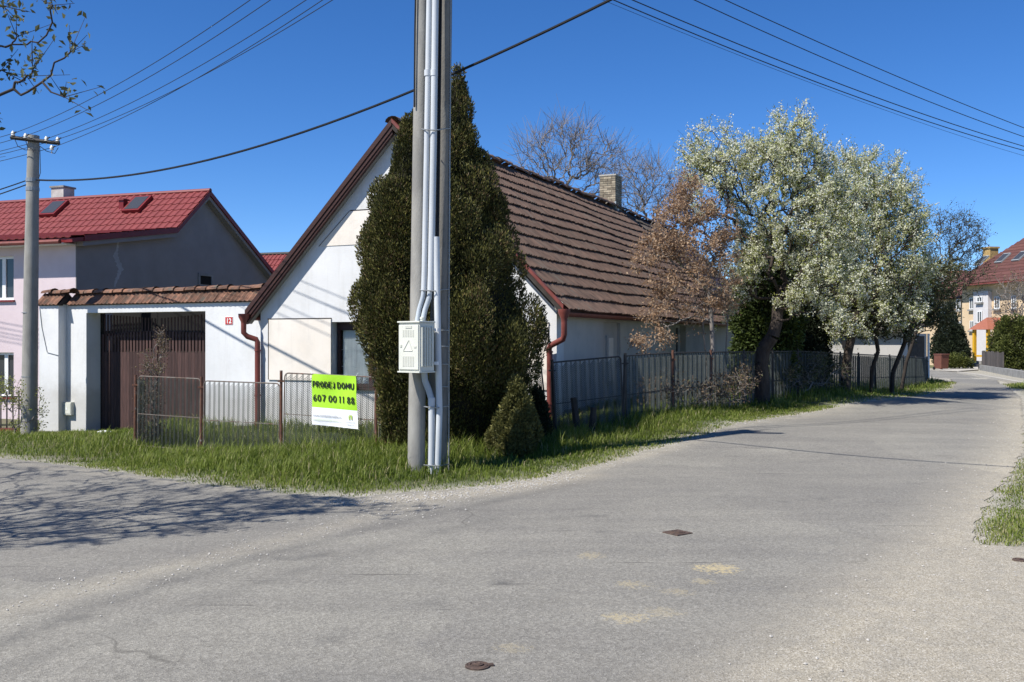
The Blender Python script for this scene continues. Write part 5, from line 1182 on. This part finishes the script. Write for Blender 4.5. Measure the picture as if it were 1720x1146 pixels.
broadleaf('blossom_tree', 'gnarled fruit tree in white blossom, tallest one with the thick forked trunk', [(1278,668,d1),(1279,640,d1),(1277,610,d1),(1283,585,d1),(1298,565,d1-.1),(1305,540,d1-.1),(1307,500,d1)],
  [(1205,270,d1,48,55),(1255,300,d1,60,70),(1310,275,d1,55,75),(1330,235,d1,35,42),(1360,300,d1,48,75),(1330,370,d1,85,85),(1255,390,d1+.3,45,65),(1400,400,d1,55,75),(1300,430,d1,60,55),(1375,455,d1-.4,60,50),(1200,330,d1,45,55),(1420,350,d1,40,50),(1250,470,d1,35,40),(1420,470,d1-.3,45,45),(1175,290,d1,22,50),(1345,505,d1-.4,50,32),(1395,530,d1-.3,40,26),(1240,520,d1-.3,22,24)], 1000, 31, trunk_r=(.20,.12), rmax=.22, leaves=BL(20,8,.038), per=6, tw=.42, up=.7, shell=.1, twr=.005, rtip=.007)
d2 = 26.0
broadleaf('blossom_tree', 'fruit tree in greenish white blossom right of the tallest one', [(1420,662,d2),(1421,630,d2),(1424,595,d2),(1432,560,d2),(1440,520,d2)],
  [(1425,320,d2,55,60),(1475,330,d2,55,70),(1510,370,d2,45,60),(1450,400,d2,80,75),(1530,400,d2,28,40),(1490,440,d2,70,50),(1400,440,d2,50,60),(1440,500,d2,70,40),(1530,470,d2,35,40),(1390,370,d2,45,60),(1500,520,d2,60,40),(1415,545,d2,45,30)], 900, 32, trunk_r=(.14,.09), leaves=BL(16,10,.042), per=6, tw=.46, up=.7, shell=.1, twr=.005, rtip=.007)
d3 = 28.5
broadleaf('fruit_tree', 'dark olive-leaved tree with two bent stems in front of the white shed', [(1497,655,d3),(1500,625,d3),(1510,600,d3),(1520,575,d3),(1522,545,d3)],
  [(1470,500,d3,60,60),(1530,500,d3,60,70),(1560,470,d3,45,50),(1500,540,d3,75,35),(1575,520,d3,35,40)], 520, 33, leaves=(('leaves','dullleaf',13,.06,.07,.6,0,1),('blossom','blossom',1,.05,.04,.9,0,1)), per=6, tw=.3)
broadleaf('fruit_tree', 'thin crooked tree with a leaning stem between the blossoming trees', [(1462,652,27.5),(1465,620,27.5),(1475,590,27.5),(1470,560,27.5),(1460,530,27.5)],
  [(1430,500,27.5,60,50),(1400,530,27.5,50,40),(1470,520,27.5,50,45)], 420, 34, leaves=(('leaves','dullleaf',13,.06,.07,.6,0,1),('blossom','blossom',2,.05,.04,.9,0,1)), per=6, tw=.3)
broadleaf('bare_tree', 'nearly leafless tree reaching right over the far road', [(1512,655,31),(1522,610,31),(1538,560,31),(1556,510,31)],
  [(1575,410,31,40,60),(1610,400,31,45,45),(1630,430,31,35,55),(1600,470,31,55,40),(1575,470,31,45,40)], 430, 35, bark='barkdark', leaves=(('leaves','dullleaf',4,.05,.055,.55,0,1),), per=5, tw=.45, up=.25)
dB = 20.6
broadleaf('copper_tree', 'small tree with dry copper-brown leaves in front of the cottage long wall', [(1203,690,dB),(1202,650,dB),(1198,600,dB),(1195,540,dB),(1190,480,dB)],
  [(1165,355,dB,40,45),(1130,395,dB,45,50),(1175,420,dB,55,60),(1110,440,dB,42,45),(1160,490,dB,65,45),(1210,460,dB,32,70),(1085,575,dB-.2,26,14),(1110,560,dB-.2,22,14),(1120,530,dB,38,26),(1150,320,dB,18,30),(1210,380,dB,25,40)], 400, 36, bark='barkgrey', rtip=.005, rmax=.06, leaves=(('leaves','brownleaf',13,.05,.055,.55,0,1),('blossom','blossom',0,.05,.03,.9,0,1))[:1], per=6, tw=.26, up=.15)
for i, (x0, x1, tp, lab) in enumerate(((1186,1180,440,'thin leafless stem left of the copper tree trunk'),(1216,1222,420,'thin leafless stem right of the copper tree trunk'))):
    broadleaf('bare_sapling', lab, [(x0,690,dB+.3),(x0+2,620,dB+.3),(x1,540,dB+.3)], [(x1,tp+30,dB+.3,22,60),(x1-10,tp+80,dB+.3,25,40)], 60, 60+i, bark='barkgrey', rtip=.004, rmax=.03, leaves=(('leaves','brownleaf',3,.04,.05,.5,0,.7),), per=3, tw=.25, cat='sapling')
BLAB = ['large bare tree rising behind the cottage roof left of the brick chimney', 'bare tree behind the cottage roof right of the brick chimney']
broadleaf('bare_tree', BLAB[0], [(945,560,38),(945,420,38),(946,350,38),(948,320,38)], [(905,270,38,38,50),(940,250,38,45,48),(985,255,38,45,48),(1020,290,38,45,45),(960,310,38,70,40)], 360, 37, bark='barkgrey', rtip=.009, leaves=(), per=5, tw=.9, up=.6, twr=.008, rmax=.12, sub=3)
broadleaf('bare_tree', BLAB[1], [(1085,560,40),(1085,450,40),(1083,380,40)], [(1065,310,40,40,50),(1100,320,40,45,50),(1140,335,40,45,45),(1080,350,40,60,30)], 330, 38, bark='barkgrey', rtip=.008, leaves=(), per=5, tw=.85, up=.55, twr=.007, rmax=.12, sub=3)
broadleaf('bare_bush', 'pale budding bush above the yellow-green conifer at the right edge', [(1712,620,64),(1713,570,64),(1714,540,64)], [(1700,500,64,28,40),(1725,500,64,35,50),(1690,530,64,22,25)], 150, 39, bark='barkgrey', rtip=.012, leaves=(('leaves','dryleaf',3,.08,.12,.6,.3,.9),), per=3, tw=.7, cat='bush', twr=.010)
# shrubs and dead vines along the roadside fence
def shrub(name, label, blobs, n, seed, leafm, k, size, base_px, d, cat='shrub', lo=0, hi=1, tw=.18):
    q = P(base_px, 600, d); zb = tz(q.x, q.y)
    return broadleaf(name, label, [(q.x, q.y, zb, 0), (q.x, q.y, zb+.15, 0)], blobs, n, seed, bark='barkgrey', rtip=.004, rmax=.02, leaves=(('leaves',leafm,k,.05,size,.5,lo,hi),), per=3, tw=tw, cat=cat, up=.3)
shrub('dead_bush', 'tangle of dry stems and leaves along the fence below the copper tree', [(1115,655,18.6,40,22),(1160,660,19.4,45,24),(1090,665,18.4,22,16)], 150, 41, 'dryleaf', 6, .05, 1125, 18.7)
shrub('dead_bush', 'bushy dry vine left of the gnarled blossom tree trunk', [(1230,650,20.4,30,24),(1205,655,20.2,25,22),(1250,640,20.8,18,22)], 130, 42, 'dryleaf', 7, .05, 1225, 20.4)
shrub('dead_bush', 'dark leafy scrub behind the fence right of the thick forked trunk', [(1330,635,23.5,40,22),(1370,625,24.5,30,30),(1400,630,25,28,24)], 150, 43, 'dullleaf', 7, .06, 1350, 24)
shrub('dry_weed', 'tall dry weed with a green middle growing through the left fence', [(252,690,18.0,18,55),(258,620,18.0,14,30),(270,585,18.0,10,25),(250,730,18.0,20,20)], 190, 44, 'dryleaf', 9, .04, 254, 18.0, 'weed', tw=.14)
shrub('climbing_shrub', 'thin green creeper on the low iron fence of the pink house', [(20,665,22.0,22,22),(66,690,22.6,7,35),(5,650,22.0,18,14),(30,700,22,20,25)], 90, 45, 'youngleaf', 6, .05, 25, 22.0)
# leaning old branch tree at top left, whose shadow lies on the side lane
r_ = np.random.default_rng(5); tg = []; H2 = np.array([-.642, -.446])
while len(tg) < 900:
    px = r_.uniform(-420, 590); tpx = np.clip(px/590, 0, 1); y0 = 772+70*tpx; y1 = 925-75*tpx**1.5
    g = np.array(G(px, r_.uniform(y0, y1))); h = r_.uniform(2.9, 6.8); p = np.array([*(g+H2*h), h+tz(*g)])
    if p[1] < 1: continue
    ix = CX+F*p[0]/p[1]; iy = HOR-F*(p[2]-EYE)/p[1]
    if -40 < ix < 1720 and iy > -60 : continue
    tg.append(p)
TIPS = [(88,9,8.2),(28,62,8.4),(20,75,8.4),(64,72,8.3),(118,88,8.1),(55,118,8.3),(108,163,8.0),(35,160,8.2),(5,10,8.4),(2,118,8.5),(-60,60,8.4),(-30,130,8.4),(45,128,8.2),(-80,110,8.4),(-30,15,8.4)]
tg = np.array(tg+[np.array(P(*q)) for q in TIPS])
broadleaf('walnut_tree', 'budding tree branches reaching in at the top left corner', [(-9.2,6.4,0,0),(-9.1,6.4,1.2,0),(-8.9,6.5,2.3,0),(-8.6,6.7,3.2,0)], None, 0, 46, bark='barkdark', rtip=.007, rmax=.2, leaves=(('leaves','dullleaf',7,.03,.06,.5,.2,1),), per=4, tw=.3, extra=tg, sub=3, up=.1)

# ================================================================== SHED, LOW WALL, FAR HOUSE
SF = Frame(14.75, 38.0, 0.71, -0.70)
sh = thing('white_shed', 'low white shed with a side wall coloured darker for shade behind the far end of the fence', 'shed', (14.75, 38.0, 0), SF.rot)
B('lit_wall', 'plaster', sh, -4.6, 0, 0, .25, -1, 2.0); B('shaded_wall', 'plaster_shaded', sh, -.25, 0.001, .251, 3.2, -1, 2.05)  # same white plaster on both sides; the darker one has shade in its colour
B('rear_wall', 'plaster_shaded', sh, -4.6, -.251, 3.0, 3.2, -1, 2.0); B('far_wall', 'plaster_shaded', sh, -4.6, -4.35, .251, 2.99, -1, 2.0)
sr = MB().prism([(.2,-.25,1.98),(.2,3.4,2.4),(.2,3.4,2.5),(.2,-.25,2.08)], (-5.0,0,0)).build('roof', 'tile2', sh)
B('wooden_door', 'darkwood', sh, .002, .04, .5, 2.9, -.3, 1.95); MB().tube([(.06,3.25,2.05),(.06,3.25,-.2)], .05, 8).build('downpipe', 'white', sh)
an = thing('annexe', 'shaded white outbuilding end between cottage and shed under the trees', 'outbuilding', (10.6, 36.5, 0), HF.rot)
B('wall', 'plaster_shaded', an, -.5, 3.6, 0, 5, -1, 2.2); MB().prism([(-.8,-.3,2.15),(-.8,2.5,3.6),(-.8,5.3,2.15),(-.8,5.3,2.05),(-.8,-.3,2.05)], (4.7,0,0)).build('roof', 'tile2', an); B('lamp_bracket', 'black', an, 1.6, 1.75, -.12, -.001, 1.5, 1.75)
FHF = Frame(38.3, 80.0, 0.21, -0.977)
fh = thing('apartment_house', 'far cream two-storey house with brown tiled roof beyond the road bend', 'house', (38.3, 80.0, -.4), FHF.rot)
def FA(px, py): a_, z_ = FHF.hit(px, py, 0); return a_, z_+.4
a0_ = FA(1616,500)[0]; a1_ = 7.0; _, ez_ = FA(1650, 477)
B('wing_wall', 'farcream', fh, a0_-12, a0_-.001, .6, 8, -.6, ez_-1.0)
MB().prism([(a0_-12,.0,ez_-1.05),(a0_-12,4,ez_+1.6),(a0_-12,8.6,ez_-1.05)], (11.5,0,0)).build('wing_roof', 'farroof', fh)
B('wall', 'farcream', fh, a0_, a1_, 0, 9, -.6, ez_-.01)
ta0, _ = FA(1641, 500); ta1, _ = FA(1666, 500)
B('stair_tower', 'fargrey', fh, ta0, ta1, -.35, -.002, -.6, FA(1650, 490)[1])
B('soffit', 'greystone', fh, a0_-.4, a1_, -.7, 0, ez_-.1, ez_)
rz_ = ez_+4.3
frf = MB().prism([(a0_-.6,-.85,ez_-.05),(a0_+2.2,4.5,rz_),(a0_-.6,9.85,ez_-.05),(a0_-.6,9.85,ez_-.2),(a0_-.6,-.85,ez_-.2)], (1e-4,0,0))
frf = MB(); frf.v = [(a0_-.6,-.85,ez_),(a1_+.5,-.85,ez_),(a1_+.5,9.85,ez_),(a0_-.6,9.85,ez_),(a0_+3.2,4.5,rz_),(a1_+.5,4.5,rz_)]
frf.f = [(0,1,5,4),(0,4,3),(3,4,5,2),(1,2,5),(0,3,2,1)]
fro = frf.build('roof', 'farroof', fh)
sa = math.atan2(rz_-ez_, 5.35); nsl = 16; cl = 5.35/math.cos(sa)/nsl
for k in range(nsl):
    f = k/nsl; x0 = a0_-.6+3.8*f; 
    o = MB().box(0, a1_+.5-x0, 0, cl*1.04, .0, .05).build('tile_course', 'farroof', fro); o.location = (x0, -.85+5.35*f, ez_+(rz_-ez_)*f+.02); o.rotation_euler = (sa-.05, 0, 0)
MB().box(a0_-.6, a1_+.5, -.97, -.85, ez_-.12, ez_-.0).build('gutter', 'gutter', fh)
def far_window(px0, px1, py0, py1, y=0.0):
    (x0, z1), (x1, z0) = FA(px0, py0), FA(px1, py1)
    w_ = B('window', 'glass', fh, x0, x1, y-.03, y-.002, z0, z1)
    for (p,q,r,s) in ((x0,x0+.06,z0,z1),(x1-.06,x1,z0,z1),(x0+.06,x1-.06,z0,z0+.06),(x0+.06,x1-.06,z1-.06,z1),((x0+x1)/2-.03,(x0+x1)/2+.03,z0+.06,z1-.06)): B('frame', 'white', w_, p, q, y-.07, y-.031, r, s)
    B('sill', 'greystone', w_, x0-.1, x1+.1, y-.2, y-.0, z0-.14, z0-.01)
for (p0, p1_, y0, y1) in ((1607,1614,503,521),(1629.5,1637.5,500.5,519.5),(1671,1680,498.5,518.5),(1607,1614,540,556),(1630,1637,539,555),(1674,1682,540,558),(1700,1708,497,518)): far_window(p0, p1_, y0, y1)
far_window(1648, 1657, 499, 507.5, -.352); far_window(1648.5, 1656.5, 523, 542, -.352)
for (px, py) in ((1649,463),(1685,461),(1714,458)):
    a_, z_ = FHF.hit(px, py, 1.6); z_ += .4; sk = B('skylight', 'zinc', fh, -.40, .40, -.6, .6, .02, .14); f = (1.6+.85)/5.35; sk.location = (a_, 1.6, ez_+(rz_-ez_)*f+.06); sk.rotation_euler = (sa, 0, 0); B('pane', 'skyglass', sk, -.36, .36, -.5, .5, .141, .15)
a_, z_ = FHF.hit(1664, 440, 3.0); cz_ = z_+.4
cy = B('chimney', 'chimyellow', fh, a_-.45, a_+.45, 2.6, 3.4, cz_-1.5, cz_+1.1); B('chimney_cap', 'chimyellow', cy, a_-.52, a_+.52, 2.52, 3.48, cz_+1.101, cz_+1.25)
# porch with orange roof on yellow posts
q0_, pzr = FHF.hit(1628, 554, -2.3); pzr += .4; q1_, _ = FHF.hit(1661, 554, -2.3); pc_ = (q0_+q1_)/2
pm = MB(); pm.v = [(q0_,-2.4,pzr),(q1_,-2.4,pzr),(q1_,0,pzr),(q0_,0,pzr),(pc_,-1.6,pzr+.95),(pc_,0,pzr+.95)]; pm.f = [(0,1,4),(1,2,5,4),(3,0,4,5),(3,2,1,0)]; 
pm.build('porch_roof', 'orangetile', fh)
for x_ in (q0_+.35, q1_-.35): B('porch_post', 'yellow', fh, x_-.11, x_+.11, -2.2, -1.98, -.1, pzr-.01)
B('porch_rail', 'yellow', fh, q0_+.461, q1_-.461, -2.15, -2.03, .9, 1.05); B('front_door', 'darkwood', fh, pc_-.7, pc_+.7, -.42, -.36, .5, 2.7)
for k in range(5): B('step', 'greystone', fh, q0_-1.0+.3*k, q1_-.6, -4.2+.42*k, -2.3, -.6+.24*k, -.6+.24*(k+1)-.004)
# second far roof behind the trees
fb = thing('distant_house', 'distant orange-red roof glimpsed through branches left of the far house', 'house', (42, 100, -.5), math.radians(-15))
B('wall', 'farcream', fb, -4, 4, 0, 7, -.5, 6.2); MB().prism([(-4.5,-.6,6.1),(-4.5,3.5,9.6),(-4.5,7.6,6.1),(-4.5,7.6,5.9),(-4.5,-.6,5.9)], (9,0,0)).build('roof', 'orangetile', fb)
# brown bin
bx_, by_ = G(1581, 621.5); bn2 = thing('waste_bin', 'brown wheeled waste bin standing beyond the road by the dark conifer', 'bin', (bx_, by_, tz(bx_, by_)), .3)
MB().prism([(-.26,-.3,.08),(.26,-.3,.08),(.30,-.36,.95),(-.30,-.36,.95)], (0,.66,0)).build('body', 'bin', bn2); B('lid', 'bin', bn2, -.33, .33, -.40, .34, .951, 1.02, bevel=.02)
for s in (-.28, .28): 
    o = MB().lathe([(.1,-.03),(.1,.03)], (0,0,0), 12).build('wheel', 'black', bn2); o.location = (s,.32,.1); o.rotation_euler = (0,math.pi/2,0)
# low concrete wall with upright boards
w0 = G(1645, 622); w1_ = G(1722, 637); ang = math.atan2(w1_[1]-w0[1], w1_[0]-w0[0]); WL = math.hypot(w1_[0]-w0[0], w1_[1]-w0[1])+3
lw_ = thing('garden_wall', 'low grey concrete garden wall topped with weathered boards at far right', 'wall', (w0[0], w0[1], tz(*w0)), ang)
B('base', 'greystone', lw_, 0, WL, 0, .3, -.4, .34)
bme = MB().box(-.5,.5,-.5,.5,0,1).mesh('board', 'greywood')
for k in range(26): inst('board', bme, lw_, (.2+k*.3, .15, .342), (0,0,0), (.27,.04,.85+random.uniform(-.05,.05)))
# light kerb and footpath by the far house
kp = [G(*p) for p in [(1608,627.5),(1640,632),(1682,640),(1722,648)]]
m = MB()
for (x0,y0), (x1,y1) in zip(kp[:-1], kp[1:]): z0, z1 = tz(x0,y0), tz(x1,y1); m.prism([(x0,y0,z0-.1),(x1,y1,z1-.1),(x1,y1,z1+.1),(x0,y0,z0+.1)], (.22,.10,0))
ko = m.build('kerb', 'mortar'); tag(ko, kind='structure')
fp = [G(*p) for p in [(1577,623.5),(1610,625),(1643,622.5),(1643,616),(1620,616.5),(1577,621)]]
fo = MB().prism([(x,y,tz(x,y)+.03) for x, y in fp], (0,0,.03)).build('footpath', 'mortar'); tag(fo, kind='structure')
# low iron fence and shrubs of the pink house
lf = thing('iron_fence', 'low brown iron picket fence in front of the pink house at left edge', 'fence')
fz = tz(-12, 22.5)
for k in range(24): x = -15.2+k*.145; y_ = 23.6-.0*k; B('picket', 'gutter' if k % 6 == 0 else 'darksteel', lf, x, x+.025, y_, y_+.025, fz-.2, fz+.95)
for z_ in (.12,.8): B('rail', 'darksteel', lf, -15.3, -11.75, 23.58, 23.6, fz+z_, fz+z_+.035)
B('plinth', 'gutter', lf, -15.3, -11.75, 23.55, 23.75, fz-.4, fz+.06)
# pale stone lying by the gate
sx, sy = G(176, 729); st = MB().lathe([(.03,-.02),(.14,0),(.15,.06),(.08,.10),(.02,.11)], (0,0,0), 9).build('stone_block', 'white'); st.location = (sx, sy, tz(sx, sy)+.01); st.scale = (1.2,.7,.6); tag(st, 'pale broken stone lying in the grass at the foot of the gate', 'stone')
